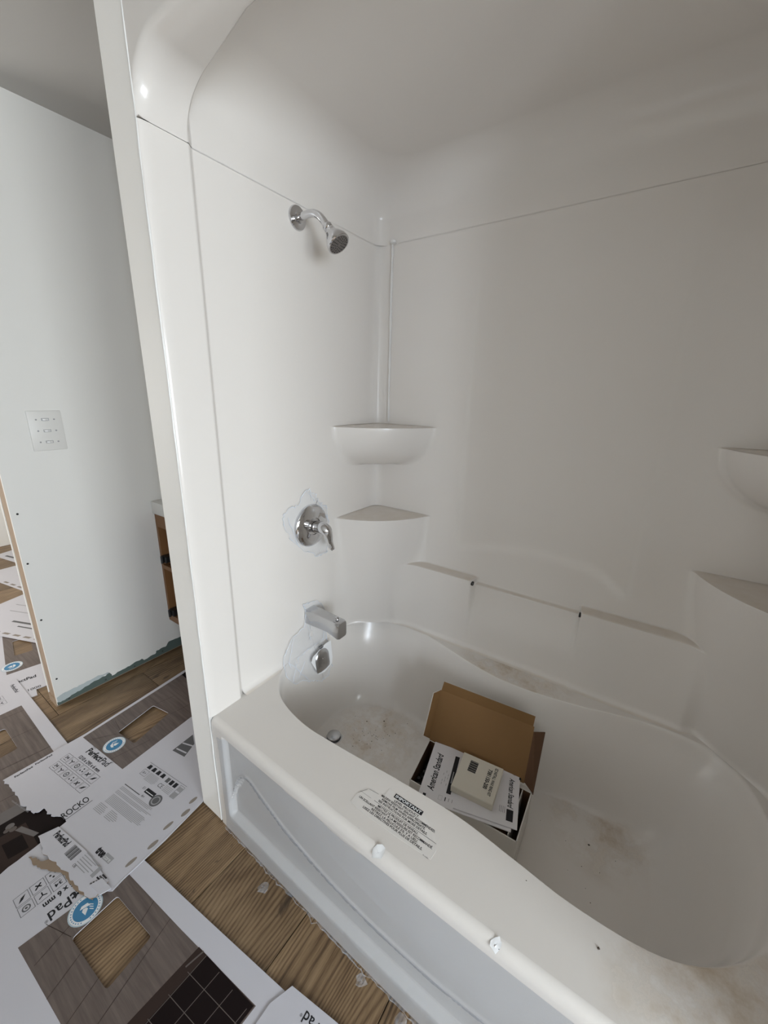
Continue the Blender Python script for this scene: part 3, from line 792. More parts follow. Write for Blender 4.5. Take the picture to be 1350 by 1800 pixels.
film_sheet('plastic_film', [(.345,1.050),(.374,1.072),(.415,1.070),(.455,1.120),(.475,1.118),(.500,1.091),(.520,1.062),(.560,1.040),(.575,.977),(.570,.906),(.563,.846),(.504,.846),(.429,.894),(.375,.951),(.346,1.002)], (.48,.978), .004,
           'torn clear plastic film behind the round shower valve', 'plastic film', fg, 11, [((.36,1.04),(.40,.93)),((.455,1.118),(.50,1.07)),((.505,.85),(.562,.848)),((.52,1.06),(.575,.97))])
film_sheet('plastic_film', [(.433,.640),(.422,.671),(.460,.660),(.497,.655),(.540,.600),(.545,.545),(.546,.432),(.552,.32),(.500,.300),(.471,.296),(.430,.325),(.389,.350),(.340,.365),(.315,.40),(.300,.445),(.322,.518),(.353,.551),(.414,.569)], (.462,.52), .004,
           'torn clear plastic film hanging below the tub spout', 'plastic film', fg, 23, [((.36,.55),(.33,.44)),((.44,.57),(.45,.50)),((.33,.46),(.41,.34)),((.35,.44),(.42,.46)),((.42,.46),(.54,.46)),((.54,.54),(.52,.45)),((.36,.38),(.40,.43)),((.33,.38),(.36,.45))])
q = B()
P = lambda x, y, h: tuple(oc + oex*x + oey*y + on_*h)
bk = [(.060,.022),(.048,.040),(-.030,.060),(-.062,.058),(-.060,-.020),(-.052,-.045),(-.005,-.058),(.030,-.050)]
q.add([P(x, y, .001) for x, y in bk] + [P(x, y, .0025) for x, y in bk], [tuple(range(8))[::-1], tuple(range(8, 16))] + [(i, (i+1)%8, (i+1)%8+8, i+8) for i in range(8)])
o = q.build('overflow_backing', 'film_white', tub); o['label'] = 'square of white film behind the overflow plate'
ik = Ink(tuple(oc + on_*.0027), tuple(oex*-1), tuple(oey)); ik.rect(-.012, .062, .022, .006, 'mid'); ik.disc(.004, .054, .012, 'mid', sq=.3); ik.build('sticker_print', o)

# cloudy film clinging to the apron, ragged along the floor
fa = root('protective_film', (XW/2, -.012, 0), 'cloudy protective plastic film still clinging to the bathtub apron', 'plastic film')
xs2 = np.linspace(.03, XW, 260); r_ = random.Random(5)
bot = np.array([.004 + abs(r_.gauss(0, .004)) for _ in xs2]); rows = []
tt = np.linspace(0, 1, 70)
topz = .395 + .006*np.sin(xs2*9) + .004*np.sin(xs2*31)
lft = np.clip((xs2 - .03)/.05, 0, 1)
for t in tt:
    z = bot + (topz - bot)*t
    wv = .0016*np.sin(xs2*23 + 9*z) + .0012*np.sin(xs2*57 - 40*z)
    yb = apron_y(xs2, z) - .0032 - np.abs(wv)*.5 - .004*np.clip(1 - t*9, 0, 1)*np.abs(np.sin(xs2*41) + .4*np.sin(xs2*97))
    # a few long creases pulled diagonally across the panel
    for (sl, c0, a_) in ((-.13, .36, .0022), (-.20, .40, .0022), (.10, .20, .0016)):
        yb = yb - .6*a_*np.exp(-((z - (c0 + sl*xs2))/.0045)**2)
    rows.append(np.stack([xs2, yb, z], -1))
G = np.array(rows)
grid_part('film_sheet', G, norm_grid(G), np.ones((G.shape[0]-1, G.shape[1]-1), bool), 'film_apron', fa, False)
q = B(); ed = [(x, -bow(x) - .005 - abs(r_.gauss(0, .003)), .003 + abs(r_.gauss(0, .002))) for x in np.linspace(.02, XW - .1, 130)]
q.tube(ed, [r_.uniform(.0003, .0022) for _ in ed], 5); q.build('rolled_edge', 'film', fa, True)
def scrap(name, c, size, nrm, label, seed, m='film', cat='plastic scrap', group=None, pts=None):
    r_ = random.Random(seed); n = 9; bm = bmesh.new(); vs = []
    nrm = Vector(nrm).normalized(); a = nrm.orthogonal().normalized(); b_ = nrm.cross(a)
    rings = 4
    for k_ in range(rings):
        for i in range(n):
            an = 2*math.pi*i/n; rr = size*(k_+.25)/rings*r_.uniform(.6, 1.25)
            vs.append(Vector(c) + a*rr*math.cos(an) + b_*rr*.7*math.sin(an) + nrm*abs(r_.gauss(size*.02, size*.06))*(1 if m == 'film_white' else 2.2))
    fs = [(k_*n+i, k_*n+(i+1)%n, (k_+1)*n+(i+1)%n, (k_+1)*n+i) for k_ in range(rings-1) for i in range(n)] + [tuple(range(n))]
    q = B(); q.add(vs, fs); o = q.build(name, m, None, True, loc=c); bm.free()
    return tag(o, label, cat, group)
sg_ = 'scraps of film along the bathtub'
scrap('film_scrap', (.588,.004,.4465), .013, (0,-.55,.85), 'small white film scrap on the rim, left of the three, nearest the sticker', 1, 'film_white', group=sg_)
scrap('film_scrap', (.662,-.004,.445), .021, (0,-.6,.8), 'forked white film scrap on the rim edge below the sticker', 2, 'film_white', group=sg_)
scrap('film_scrap', (.943,-.003,.445), .017, (0,-.6,.8), 'white film scrap on the rim right of the sticker, alone', 3, 'film_white', group=sg_)
scrap('film_scrap', (.272,-.046,.002), .026, (0,-.3,1), 'clear crumpled film scrap on the oak floor near the partition', 4, group=sg_)
scrap('film_scrap', (.640,-.036,.002), .022, (0,-.3,1), 'clear crumpled film scrap on the floor at the middle of the apron', 6, group=sg_)
scrap('film_scrap', (.762,-.038,.002), .026, (0,-.3,1), 'clear crumpled film scrap on the floor at the bottom of the photo', 8, group=sg_)
# crumbs of dirt in the tub
r_ = random.Random(9); q = B()
spots = [(r_.gauss(.25,.08), r_.gauss(.55,.06), .0905, r_.uniform(.001,.0028)) for _ in range(60)] + [(r_.uniform(.92,1.15), r_.uniform(.35,.6), .0905, r_.uniform(.0012,.0025)) for _ in range(12)] + [(.25,.63,.091,.005),(1.07,.60,.091,.004),(.19,.585,.091,.004)]
spots += [(1.106,.102,.4512,.0035),(.96,.135,.4512,.0018)]
for x, y, z, s_ in spots:
    pts = [(x + s_*r_.uniform(.5,1.2)*math.cos(a), y + s_*r_.uniform(.4,1)*math.sin(a), z) for a in (0, 1.5, 3, 4.5)] + [(x, y, z + s_*.8)]
    q.add(pts, [(0,1,4),(1,2,4),(2,3,4),(3,0,4),(3,2,1,0)])
tag(q.build('dirt_crumbs', 'crumb'), 'dark crumbs of dirt scattered over the tub floor and rim', 'dirt', kind='stuff')

# ================================================================== switch plate
sw = root('switch_plate', (-1.10, .0435, 1.285), 'white three-gang switch plate turned sideways on the left wall', 'switch')
q = B(); q.box((-1.0995, -.0145, 1.2035), (-1.0945, .1015, 1.3665), bev=.0022); q.build('cover_plate', 'plastic', sw, True)
for z in (1.239, 1.285, 1.331):
    q = B(); q.box((-1.0948, .0305, z-.0055), (-1.0938, .0565, z+.0055), bev=.0004); sl = q.build('toggle_slot', 'grey', sw)
    q = B(); q.add([(-1.094,.0325,z-.004),(-1.094,.0545,z-.004),(-1.094,.0545,z+.004),(-1.094,.0325,z+.004),(-1.087,.033,z-.003),(-1.0865,.0425,z-.003),(-1.0865,.0425,z+.003),(-1.087,.033,z+.003)],
                   [(0,1,5,4),(1,2,6,5),(2,3,7,6),(3,0,4,7),(4,5,6,7)]); q.build('toggle', 'plastic2', sw)
    for y in (.013, .074):
        q = B(); q.lathe((-1.0950, y, z), (1,0,0), [(0,.0035),(.001,.0033),(.0014,.002)], 12); q.build('screw', 'grey', sw, True)

# ================================================================== vanity behind the partition
vn = root('vanity_cabinet', (-.65, .68, 0), 'brown wooden vanity cabinet with white top, standing open behind the partition', 'cabinet')
yf = .422
q = B(); q.box((-1.098, yf, .205), (-1.080, .98, .835)); q.build('side_panel', 'vanity', vn)
q = B(); q.box((-.218, yf, .205), (-.200, .98, .835)); q.build('side_panel', 'vanity', vn)
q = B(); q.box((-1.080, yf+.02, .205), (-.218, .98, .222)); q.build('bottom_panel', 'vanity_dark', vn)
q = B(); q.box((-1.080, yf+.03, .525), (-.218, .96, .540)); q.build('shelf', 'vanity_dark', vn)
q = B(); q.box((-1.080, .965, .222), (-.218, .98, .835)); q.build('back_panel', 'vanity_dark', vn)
q = B(); q.box((-1.080, yf, .765), (-.218, yf+.02, .835)); q.build('top_rail', 'vanity', vn)
q = B(); q.box((-1.080, yf, .205), (-.218, yf+.02, .245)); q.build('bottom_rail', 'vanity', vn)
q = B(); q.box((-1.080, yf, .525), (-.218, yf+.02, .548)); q.build('middle_rail', 'vanity', vn)
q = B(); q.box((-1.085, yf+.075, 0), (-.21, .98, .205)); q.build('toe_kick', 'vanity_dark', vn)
q = B(); q.box((-1.098, yf-.012, .838), (-.185, .99, .905), bev=.006); q.build('countertop', 'counter', vn, True)
for z in (.585, .262):
    q = B(); q.box((-1.08, yf-.006, z-.018), (-1.035, yf+.055, z+.018), bev=.004); q.tube([(-1.06, yf-.012, z-.02), (-1.06, yf-.012, z+.02)], .007, 8); q.build('hinge', 'black', vn)

# ================================================================== box of toilet parts standing in the tub
FL, FR, BR, BL = Vector((.536,.362,0)), Vector((.893,.374,0)), Vector((.887,.556,0)), Vector((.512,.546,0))
z0, z1, th_ = .0925, .220, .0035
bx = root('parts_box', (.70, .465, z0), 'open white cardboard parts box with brown lid inside the bathtub', 'box')
up = Vector((0, 0, 1))
def slab(name, a, b_, zz0, zz1, inward, mats, parent):
    """upright card panel from a to b: face 0 outside, face 1 inside"""
    i = inward.normalized()*th_
    v = [a+up*zz0, b_+up*zz0, b_+up*zz1, a+up*zz1, a+i+up*zz0, b_+i+up*zz0, b_+i+up*zz1, a+i+up*zz1]
    q = B(); q.add(v, [(0,1,2,3)], 0); q.add(v, [(4,7,6,5)], 1); q.add(v, [(0,4,5,1),(1,5,6,2),(2,6,7,3),(3,7,4,0)], 0)
    return q.build(name, mats, parent)
cen = (FL+FR+BR+BL)/4
for nm, a, b_ in (('front_wall', FL, FR), ('right_wall', FR, BR), ('back_wall', BR, BL), ('left_wall', BL, FL)):
    slab(nm, a, b_, z0, z1, (cen - (a+b_)/2), ['boxwhite', 'kraft_shaded'], bx)
q = B(); q.add([FL+up*(z0+.002), FR+up*(z0+.002), BR+up*(z0+.002), BL+up*(z0+.002)], [(0,1,2,3)]); q.add([FL+up*(z0-.001), FR+up*(z0-.001), BR+up*(z0-.001), BL+up*(z0-.001)], [(3,2,1,0)]); q.build('bottom', 'kraft_shaded', bx)
# inner dust flap folded along the right wall
sv = (FL - FR)*.075
slab('inner_flap', FR + sv + up*0 + (BR-FR)*.04, BR + sv - (BR-FR)*.04, z0 + .03, z1 + .002, (cen - FR), ['boxwhite', 'boxwhite'], bx)
HL, HR = Vector((.513,.546,0)), Vector((.855,.575,0)); ld = (HR - HL).normalized(); fw = Vector((-ld.y, ld.x, 0))
ph = math.radians(64); Lu = fw*math.cos(ph) + up*math.sin(ph); LL = .185
hl, hr = HL + up*z1, HR + up*z1; tl, tr_ = hl + Lu*LL, hr + Lu*LL; ln = ld.cross(Lu).normalized()     # ln faces the camera
if ln.y > 0: ln = -ln
def panel(name, quad, nrm, m, parent=bx, t=.003):
    n_ = Vector(nrm).normalized()*t; v = [Vector(p) for p in quad]; v += [p - n_ for p in v[:4]]
    q = B(); q.add(v, [(0,1,2,3)], 0); q.add(v, [(7,6,5,4),(0,4,5,1),(1,5,6,2),(2,6,7,3),(3,7,4,0)], 1); return q.build(name, m, parent)
lid = panel('lid', (hl, hr, tr_, tl), ln, ['kraft', 'boxwhite'])
fu = Lu*math.cos(math.radians(25)) + ln*math.sin(math.radians(25))*1
panel('lid_tuck_flap', (tl + ld*.004, tr_ - ld*.004, tr_ + fu*.042 - ld*.002, tl + fu*.042 + ld*.012), ln, ['kraft', 'boxwhite'], lid)
d1 = (-ld*.35 + ln*.9).normalized(); d2 = (ld*.50 + ln*.85).normalized()
panel('lid_side_flap', (hl + Lu*.02 + d1*.042, hl + Lu*.004, tl - Lu*.002, tl - Lu*.012 + d1*.036), (-d1).cross(Lu), ['kraft', 'boxwhite'], lid)
panel('lid_side_flap', (hr + Lu*.002, Vector((.8885,.556,.215)), Vector((.877,.690,.354)), tr_ - Lu*.016), ld*-1 + fw*.3, ['boxwhite', 'kraft_shaded'], lid)
# inside: filler tray, and black parts showing at the left
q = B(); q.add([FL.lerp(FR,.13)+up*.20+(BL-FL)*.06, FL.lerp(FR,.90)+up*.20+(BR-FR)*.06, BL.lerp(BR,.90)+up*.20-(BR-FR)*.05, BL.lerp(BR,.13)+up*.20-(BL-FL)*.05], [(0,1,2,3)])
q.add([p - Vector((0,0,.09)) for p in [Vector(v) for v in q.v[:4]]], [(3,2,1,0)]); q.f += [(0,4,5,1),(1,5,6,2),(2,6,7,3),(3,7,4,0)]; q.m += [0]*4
q.build('filler_tray', 'kraft_shaded', bx)
hw = root('toilet_hardware', (.545, .47, .095), 'black and brown toilet parts in the left end of the open box', 'hardware')
for (x, y, z, r1) in ((.548,.515,.185,.014),(.552,.478,.190,.016),(.553,.440,.186,.013),(.546,.41,.182,.012),(.557,.390,.188,.010)):
    q = B(); q.lathe((x, y, z-.085 if z > .187 else z-.08), (0,0,1), [(0,r1*.8),(.055,r1*.8),(.057,r1*1.1),(.07,r1*1.1),(.072,r1*.55),(.088,r1*.5)], 12); q.build('bolt', 'black', hw, True)
# papers
def leaf(name, quad, zq, t, mats, label, cat, group=None):
    c = (sum(p[0] for p in quad)/4, sum(p[1] for p in quad)/4, zq)
    r0 = root(name, c, label, cat, group)
    return r0, sheet('pages', quad, [], zq, t, mats, r0)
pA = [(.590,.318),(.870,.388),(.826,.600),(.538,.545)]
ra_, _ = leaf('instruction_booklet', pA, .2240, .0030, 'paper', 'white instruction sheet with black bar across the open box, lower of two', 'booklet', 'instruction sheets')
ex = Vector((pA[3][0]-pA[0][0], pA[3][1]-pA[0][1], 0)).normalized(); ey = Vector((-ex.y, ex.x, 0))
ik = Ink((pA[0][0], pA[0][1], .2273), ex, ey)      # reading direction up the sheet's left edge, "up" towards -x
ik.text('American Standard', .040, -.042, .023, 'ink', .150, .35, .022); ik.rect(.050, -.098, .150, .015, 'ink'); ik.rect(.090, -.092, .045, .0035, 'grey', .0003)
ik.rect(.012, -.024, .012, .010, 'ink'); 
for i in range(9): ik.line((.075 + .012*(i % 5), -.060 - .008*(i % 3)), (.083 + .012*(i % 5), -.060 - .008*(i % 3)), .0015, 'grey')
for i in range(16): ik.line((.022 + .001*(i % 3), -.085 - .011*i), (.036, -.085 - .011*i), .0012 if i % 5 else .003, 'mid' if i % 4 else 'ink')
ik.frame(.020, -.075, .016, .012, .0006, 'grey'); ik.build('printing', ra_)
pB = [(.700,.352),(.884,.402),(.834,.606),(.655,.565)]
rb_, _ = leaf('instruction_booklet', pB, .2278, .0028, 'paper', 'white instruction sheet under the small packet, upper of two', 'booklet', 'instruction sheets')
ex = Vector((pB[1][0]-pB[2][0], pB[1][1]-pB[2][1], 0)).normalized(); ey = Vector((-ex.y, ex.x, 0))
ik = Ink((pB[2][0], pB[2][1], .2309), ex, ey)      # reads down the right edge
ik.text('American Standard', .042, -.032, .017, 'ink', .108, .35, .022); ik.rect(.155, -.034, .038, .020, 'ink'); ik.rect(.022, -.022, .004, .013, 'ink'); ik.rect(.028, -.003, .010, .006, 'ink')
for i in range(4): ik.line((.150, -.040 - .005*i), (.172, -.040 - .005*i), .0010, 'mid')
ik.build('printing', rb_)
kq = [(.669,.398),(.803,.412),(.789,.557),(.652,.542)]
kt = root('wax_ring_packet', (.728, .478, .2308), 'small cream packet with barcode lying on the instruction sheets', 'packet')
q = B(); n4 = kq
q.add([(x, y, .2308) for x, y in kq] + [(x, y, .252) for x, y in kq] + [(x + (.728-x)*.02, y + (.478-y)*.02, .2545) for x, y in kq],
      [(3,2,1,0),(8,9,10,11)] + [(i,(i+1)%4,(i+1)%4+4,i+4) for i in range(4)] + [(4+i,4+(i+1)%4,8+(i+1)%4,8+i) for i in range(4)])
q.build('packet', 'cream', kt)
ex = Vector((kq[1][0]-kq[2][0], kq[1][1]-kq[2][1], 0)).normalized(); ey = Vector((-ex.y, ex.x, 0))
ik = Ink((kq[2][0], kq[2][1], .2548), ex, ey)
ik.text('EZ INSTALL WAX RING KIT', .012, -.024, .0095, 'ink', .110, 0, .03); ik.text('7381150-200', .026, -.043, .0125, 'ink', .078, 0, .035)
for i in range(15): ik.rect(.022 + .0030*i, -.106, .0017 + .0008*(i*7 % 3), .027, 'ink')
ik.build('printing', kt)

# ================================================================== cardboard sleeves on the floor
def seal(ik, x, y, r, rot=0):
    ik.disc(x, y, r, 'pale', .0002); ik.disc(x, y, r*.93, 'white', .0004); ik.disc(x, y, r*.72, 'blue', .0006)
    n = 30
    for i in range(n):
        if i in (7, 8, 22, 23): continue
        a = rot + 2*math.pi*i/n; ik.disc(x + r*.825*math.cos(a), y + r*.825*math.sin(a), r*.045, 'blue', .0006, 5)
    c_, s_ = math.cos(rot), math.sin(rot)
    tp = lambda u, v: (x + r*(u*c_ - v*s_), y + r*(u*s_ + v*c_))
    ik.poly([tp(*p) for p in ((-.30,-.10),(.32,-.10),(.22,-.30),(-.12,-.34))], 'white', .0008)      # a bowl under a drop
    ik.poly([tp(*p) for p in ((.02,.42),(.20,.10),(.14,-.06),(-.06,-.06),(-.14,.06))], 'white', .0008)
    for k_ in range(3): ik.line(tp(-.45, .30 - .16*k_), tp(-.22, .12 - .16*k_), r*.05, 'white', .0008)
def icons(ik, x, y, nx, ny, s_, gap, lead=True):
    r_ = random.Random(4)
    for j in range(ny):
        for i in range(nx):
            a, b_ = x + i*(s_+gap), y - j*(s_+gap); ik.frame(a, b_, s_, s_, .0011, 'mid')
            k_ = (i + j*nx) % 6; c0, c1 = a + s_/2, b_ + s_/2
            if k_ == 0: ik.text('34', a + s_*.22, b_ + s_*.42, s_*.33, 'ink', s_*.55, 0, .02); ik.rect(a + s_*.25, b_ + s_*.22, s_*.5, s_*.05, 'mid')
            elif k_ == 1:
                for t in (0, 2.1, 4.2): ik.line((c0, c1), (c0 + s_*.33*math.cos(t+.5), c1 + s_*.33*math.sin(t+.5)), s_*.09, 'ink')
            elif k_ == 2: ik.disc(c0, c1, s_*.30, 'mid'); ik.disc(c0, c1, s_*.20, 'card', .0002); ik.disc(c0, c1, s_*.1, 'mid', .0004)
            elif k_ == 3:
                for (u, v) in ((-.2,-.15),(.05,.18),(.2,-.12)): ik.disc(c0 + s_*u, c1 + s_*v, s_*.085, 'ink')
            elif k_ == 4: ik.line((c0-s_*.25, c1-s_*.2), (c0+s_*.25, c1+s_*.2), s_*.12, 'ink'); ik.line((c0-s_*.2, c1+s_*.18), (c0+s_*.15, c1-s_*.22), s_*.1, 'ink')
            else: ik.poly([(c0-s_*.3, c1-s_*.25), (c0+s_*.05, c1-s_*.12), (c0+s_*.3, c1+s_*.28), (c0-s_*.05, c1+s_*.12)], 'ink')
def hole_shadow(h): return h
def lerp2(q, u, v):
    a = [q[0][i]*(1-u)*(1-v) + q[1][i]*u*(1-v) + q[2][i]*u*v + q[3][i]*(1-u)*v for i in (0, 1)]; return tuple(a)
def rounded(q, r=.012):
    out = []
    n = len(q)
    for i in range(n):
        p, a, b_ = Vector(q[i]), Vector(q[i-1]), Vector(q[(i+1) % n])
        da, db = (a-p).normalized(), (b_-p).normalized()
        for t in (0, .33, .67, 1):
            u = p + da*r*(1-t)**2 + db*r*t*t; out.append((u.x, u.y))
    return out
sgp = 'flattened flooring cartons on the floor'

# --- carton with kitchen print, at the far left, lowest of the pile
zC = .0036
cC = root('flooring_carton', (-.9, -.5, 0), 'white carton with grey-brown print at left edge, running under two others', 'carton', sgp)
hC = rounded([(-1.135,-.318),(-1.135,-.432),(-.95,-.432),(-.956,-.318)][::-1])
sheet('board', [(-1.50,-.86),(-.30,-.86),(-.30,-.192),(-.80,-.189),(-1.50,-.188)], [hC], zC, .003, 'card', cC)
pC = sheet('printed_panel', [(-1.25,-.53),(-.325,-.53),(-.325,-.238),(-.834,-.238),(-1.247,-.232)], [hC], zC + .003, .0003, 'pwood', cC)
ik = Ink((0, 0, zC + .0036))
ik.poly([(-.655,-.53),(-.325,-.53),(-.325,-.24),(-.64,-.24)], 'night'); ik.poly([(-.668,-.53),(-.615,-.53),(-.588,-.24),(-.640,-.24)], 'stripe', .0002)
ik.poly([(-.56,-.50),(-.42,-.50),(-.40,-.40),(-.55,-.40)], 'night2', .0002); ik.poly([(-.52,-.47),(-.45,-.47),(-.44,-.42),(-.51,-.42)], 'night', .0004); ik.poly([(-.545,-.43),(-.47,-.40),(-.47,-.385),(-.545,-.412)], 'stripe', .0004)
ik.disc(-.575, -.435, .012, 'stripe', .0006); ik.disc(-.556, -.432, .010, 'line', .0006); ik.disc(-.565, -.447, .008, 'line', .0008)
for k_ in range(4): ik.line((-1.24 + .17*k_, -.53), (-1.20 + .17*k_, -.235), .0012, 'night2', .0002)
ik.build('kitchen_picture', cC)
ik = Ink((0, 0, zC + .0034))
ik.text('PerfectPad', -1.46, -.222, .016, 'ink', .085, 0, .01); icons(ik, -1.40, -.30, 2, 2, .035, .01)
ik.build('lettering', cC)

# --- big carton in the lower left foreground
zB = .0072
cB = root('flooring_carton', (.05, -.5, 0), 'large white carton with square cut-out in the lower left foreground', 'carton', sgp)
hB = rounded([(-.056,-.431),(.131,-.420),(.117,-.303),(-.061,-.314)], .010)
outB = ragged([(-.405,-.90),(-.43,-.74),(-.40,-.62),(-.412,-.50),(-.425,-.392)], .004, 5, 8) + [(-.405,-.37),(-.40,-.245),(-.093,-.221),(.20,-.193),(.497,-.163),(.486,-.203),(.455,-.90)]
sheet('board', outB, [hB], zB, .003, 'card', cB)
prB = [(-.150,-.521),(.105,-.507),(.44,-.49),(.458,-.222),(.17,-.248),(-.117,-.270)]
sheet('printed_panel', prB, [hB], zB + .003, .0003, 'pwood', cB)
ik = Ink((0, 0, zB + .0036))
ik.poly([(.228,-.50),(.435,-.489),(.455,-.224),(.243,-.240)], 'night2'); ik.poly([(.262,-.497),(.433,-.488),(.453,-.226),(.275,-.238)], 'night', .0002)
for k_ in range(4): ik.line((.265 + .052*k_, -.495), (.276 + .056*k_, -.238), .0016, 'line', .0004)
for k_ in range(5): ik.line((.265, -.285 - .05*k_), (.448, -.268 - .05*k_), .0014, 'line', .0004)
ik.line((.252,-.283),(.262,-.238),.004,'line',.0006)
for a, b_ in (((-.125,-.30),(-.07,-.508)), ((-.105,-.272),(-.104,-.40)), ((.04,-.258),(.06,-.305)), ((.12,-.252),(.19,-.503)), ((.0,-.43),(.03,-.512)), ((.09,-.42),(.12,-.507)), ((-.15,-.46),(-.06,-.43))): ik.line(a, b_, .0010, 'night2', .0002)
ik.build('kitchen_picture', cB)
ik = Ink((0, 0, zB + .0034), (0, -1, 0), (1, 0, 0))     # upside down from the camera: reads towards -y
ik.text('Perfect', .285, -.176, .026, 'ink', .110, .0, .045); ik.text('Pad', .398, -.176, .030, 'ink', .052, 0, .012); ik.text('®', .453, -.160, .008, 'mid')
ik.text('1210 x 295 x 6 mm', .300, -.213, .017, 'ink', .150, 0, .035)
icons(ik, .386, -.258, 3, 2, .034, .004); 
ik.text('www.', .36, -.40, .006, 'grey', .03)
ik.build('lettering', cB)
ik = Ink((0, 0, zB + .0036)); seal(ik, -.100, -.382, .042, -1.9); o = ik.build('round_seal', cB); o['label'] = 'blue and white round seal'

# --- carton at the very bottom edge
cG = root('flooring_carton', (.85, -.45, 0), 'white carton corner at the bottom edge, beside the oak floor', 'carton', sgp)
sheet('board', [(.470,-.86),(1.22,-.82),(1.18,-.078),(.80,-.112),(.636,-.129),(.506,-.147),(.484,-.20)], [], .0107, .003, 'card', cG)
ik = Ink((0, 0, .0141), (-1, -.06, 0), (.06, -1, 0))
ik.text('Perfect', -.690, .190, .022, 'ink', .090, 0, .045); ik.text('Pad', -.598, .190, .022, 'ink', .042, 0, .008); ik.text('®', -.553, .200, .006, 'mid')
ik.build('lettering', cG)

# --- the carton lying across the middle
zA = .0108
cA = root('flooring_carton', (-.47, .05, 0), 'white torn carton with ROCKO print, running behind the partition', 'carton', sgp)
hA = rounded([(-.704,-.041),(-.584,-.028),(-.634,.146),(-.741,.128)], .010)
slots = []
for (x, y, l, w_) in ((-.151,-.022,.032,.013),(-.130,-.063,.034,.015),(-.1355,-.122,.036,.012),(-.1165,-.183,.036,.014),(-.120,-.249,.036,.012)):
    slots.append([(x + w_/2*math.cos(a), y + l/2*math.sin(a) - .0*math.cos(a)) for a in np.linspace(0, 2*math.pi, 14, endpoint=False)])
tornA = ragged([(-.81,-.398),(-.76,-.392),(-.70,-.390),(-.62,-.386),(-.56,-.374),(-.55,-.345),(-.50,-.342),(-.47,-.322),(-.434,-.318)], .005, 5, 12)
outA = tornA + [(-.430,-.345),(-.27,-.335),(-.112,-.338),(-.084,-.318),(-.090,-.286),(-.098,-.155),(-.119,-.004),(-.127,.006),(-.127,.05),(-.175,.485),(-.885,.485),(-.868,.37),(-.809,-.128)]
sheet('board', outA, [hA], zA, .003, ['card', 'card'], cA)
prA = [(-.794,-.141),(-.495,-.113),(-.529,.186),(-.56,.47),(-.872,.47),(-.845,.345)]
sheet('printed_panel', prA, [hA], zA + .003, .0003, 'pwood', cA)
ik = Ink((0, 0, zA + .0036))
ik.poly([(-.545,.31),(-.56,.47),(-.872,.47),(-.842,.325)], 'night')
for a, b_ in (((-.76,-.138),(-.70,-.05)), ((-.67,-.13),(-.64,-.04)), ((-.74,.14),(-.72,.22)), ((-.62,.15),(-.60,.30)), ((-.58,-.12),(-.55,.02)), ((-.78,-.02),(-.71,-.03))): ik.line(a, b_, .0010, 'night2', .0002)
ik.build('kitchen_picture', cA)
e_x = Vector((.99, .122, 0)).normalized(); e_y = Vector((-e_x.y, e_x.x, 0))
ik = Ink((-.702, -.159, zA + .0034), e_x, e_y)
ik.text('Perfect', .000, -.006, .025, 'ink', .094, 0, .03); ik.text('Pad', .097, -.006, .025, 'ink', .046, 0, .008); ik.text('®', .143, .015, .006, 'mid'); ik.text('ROCKO', .0, .022, .005, 'mid', .02)
ik.text('1210 x 295 x 6 mm', .002, -.034, .013, 'ink', .140, 0, .025)
icons(ik, -.052, -.074, 6, 1, .034, .004); icons(ik, -.048, -.114, 6, 1, .034, .004)
ik.build('lettering', cA)
ik = Ink((0, 0, zA + .0034), (-.05, 1, 0), (-1, -.05, 0))      # runs away from the camera
ik.text('ROCKO', -.298, .466, .028, 'ink', .082, 0, .010); ik.line((-.296, .458), (-.212, .458), .0018, 'ink')
ik.build('brand_lettering', cA)
ik = Ink((-.418, -.150, zA + .0034), e_x, e_y)     # small print: blocks of thin lines
r_ = random.Random(2)
ik.rect(0, .012, .09, .003, 'mid')
for i in range(16):
    if i in (3, 7): continue
    ik.rect(.0 + .002*(i > 7), .002 - .0042*i, .20 - r_.uniform(0, .02) - (.03 if i in (2, 6, 15) else 0), .0018, 'grey')
for i in range(6): ik.rect(-.005, -.072 - .005*i, .05 - r_.uniform(0, .01), .002, 'grey'); ik.rect(.058, -.070 - .005*i, .055 - r_.uniform(0, .02), .002, 'grey')
ik2y = .068
ik.line((-.005, .118), (.215, .118), .0012, 'mid')
for i in range(4): ik.poly([(.004 + .027*i, .096), (.024 + .027*i, .096), (.021 + .027*i, .112), (.007 + .027*i, .112)], 'ink')
ik.frame(.004, .066, .030, .024, .001, 'mid'); ik.text('A+', .009, .072, .012, 'mid', .018); ik.rect(.044, .098, 0.001, .014, 'mid')
for i in range(8): ik.rect(.040, .088 - .004*i, .058 - r_.uniform(0, .008), .0016, 'grey')
for i in range(3): ik.rect(.120 + .022*i, .092, .016, .018, 'ink' if i else 'mid')
ik.frame(.190, .062, .024, .050, .001, 'mid'); ik.rect(.192, .064, .020, .020, 'grey'); ik.rect(.192, .090, .020, .016, 'grey')
ik.text('CE', .112, .066, .016, 'mid', .024)
for i in range(5): ik.rect(.142, .084 - .005*i, .040, .0018, 'grey')
ik.rect(.092, .028, .050, .018, 'ink'); ik.rect(.096, .033, .042, .0025, 'white', .0003); ik.disc(.163, .028, .022, 'mid'); ik.disc(.163, .028, .016, 'grey', .0002); ik.disc(.163, .028, .012, 'mid', .0004)
ik.text('E1', .074, .034, .010, 'mid'); ik.text('A+', .098, .012, .009, 'ink')
ik.build('small_print', cA)
ik = Ink((-.246, -.304, zA + .0034), e_x, e_y); ik.text('true', .0, .002, .020, 'ink', .038, 0, .07); ik.rect(.039, .001, .036, .019, 'grey'); ik.text('core', .041, .004, .012, 'white', .03, lift=.0003); ik.build('brand_lettering', cA)
ik = Ink((0, 0, zA + .0036)); seal(ik, -.645, -.080, .041, -.3); o = ik.build('round_seal', cA); o['label'] = 'blue and white round seal'
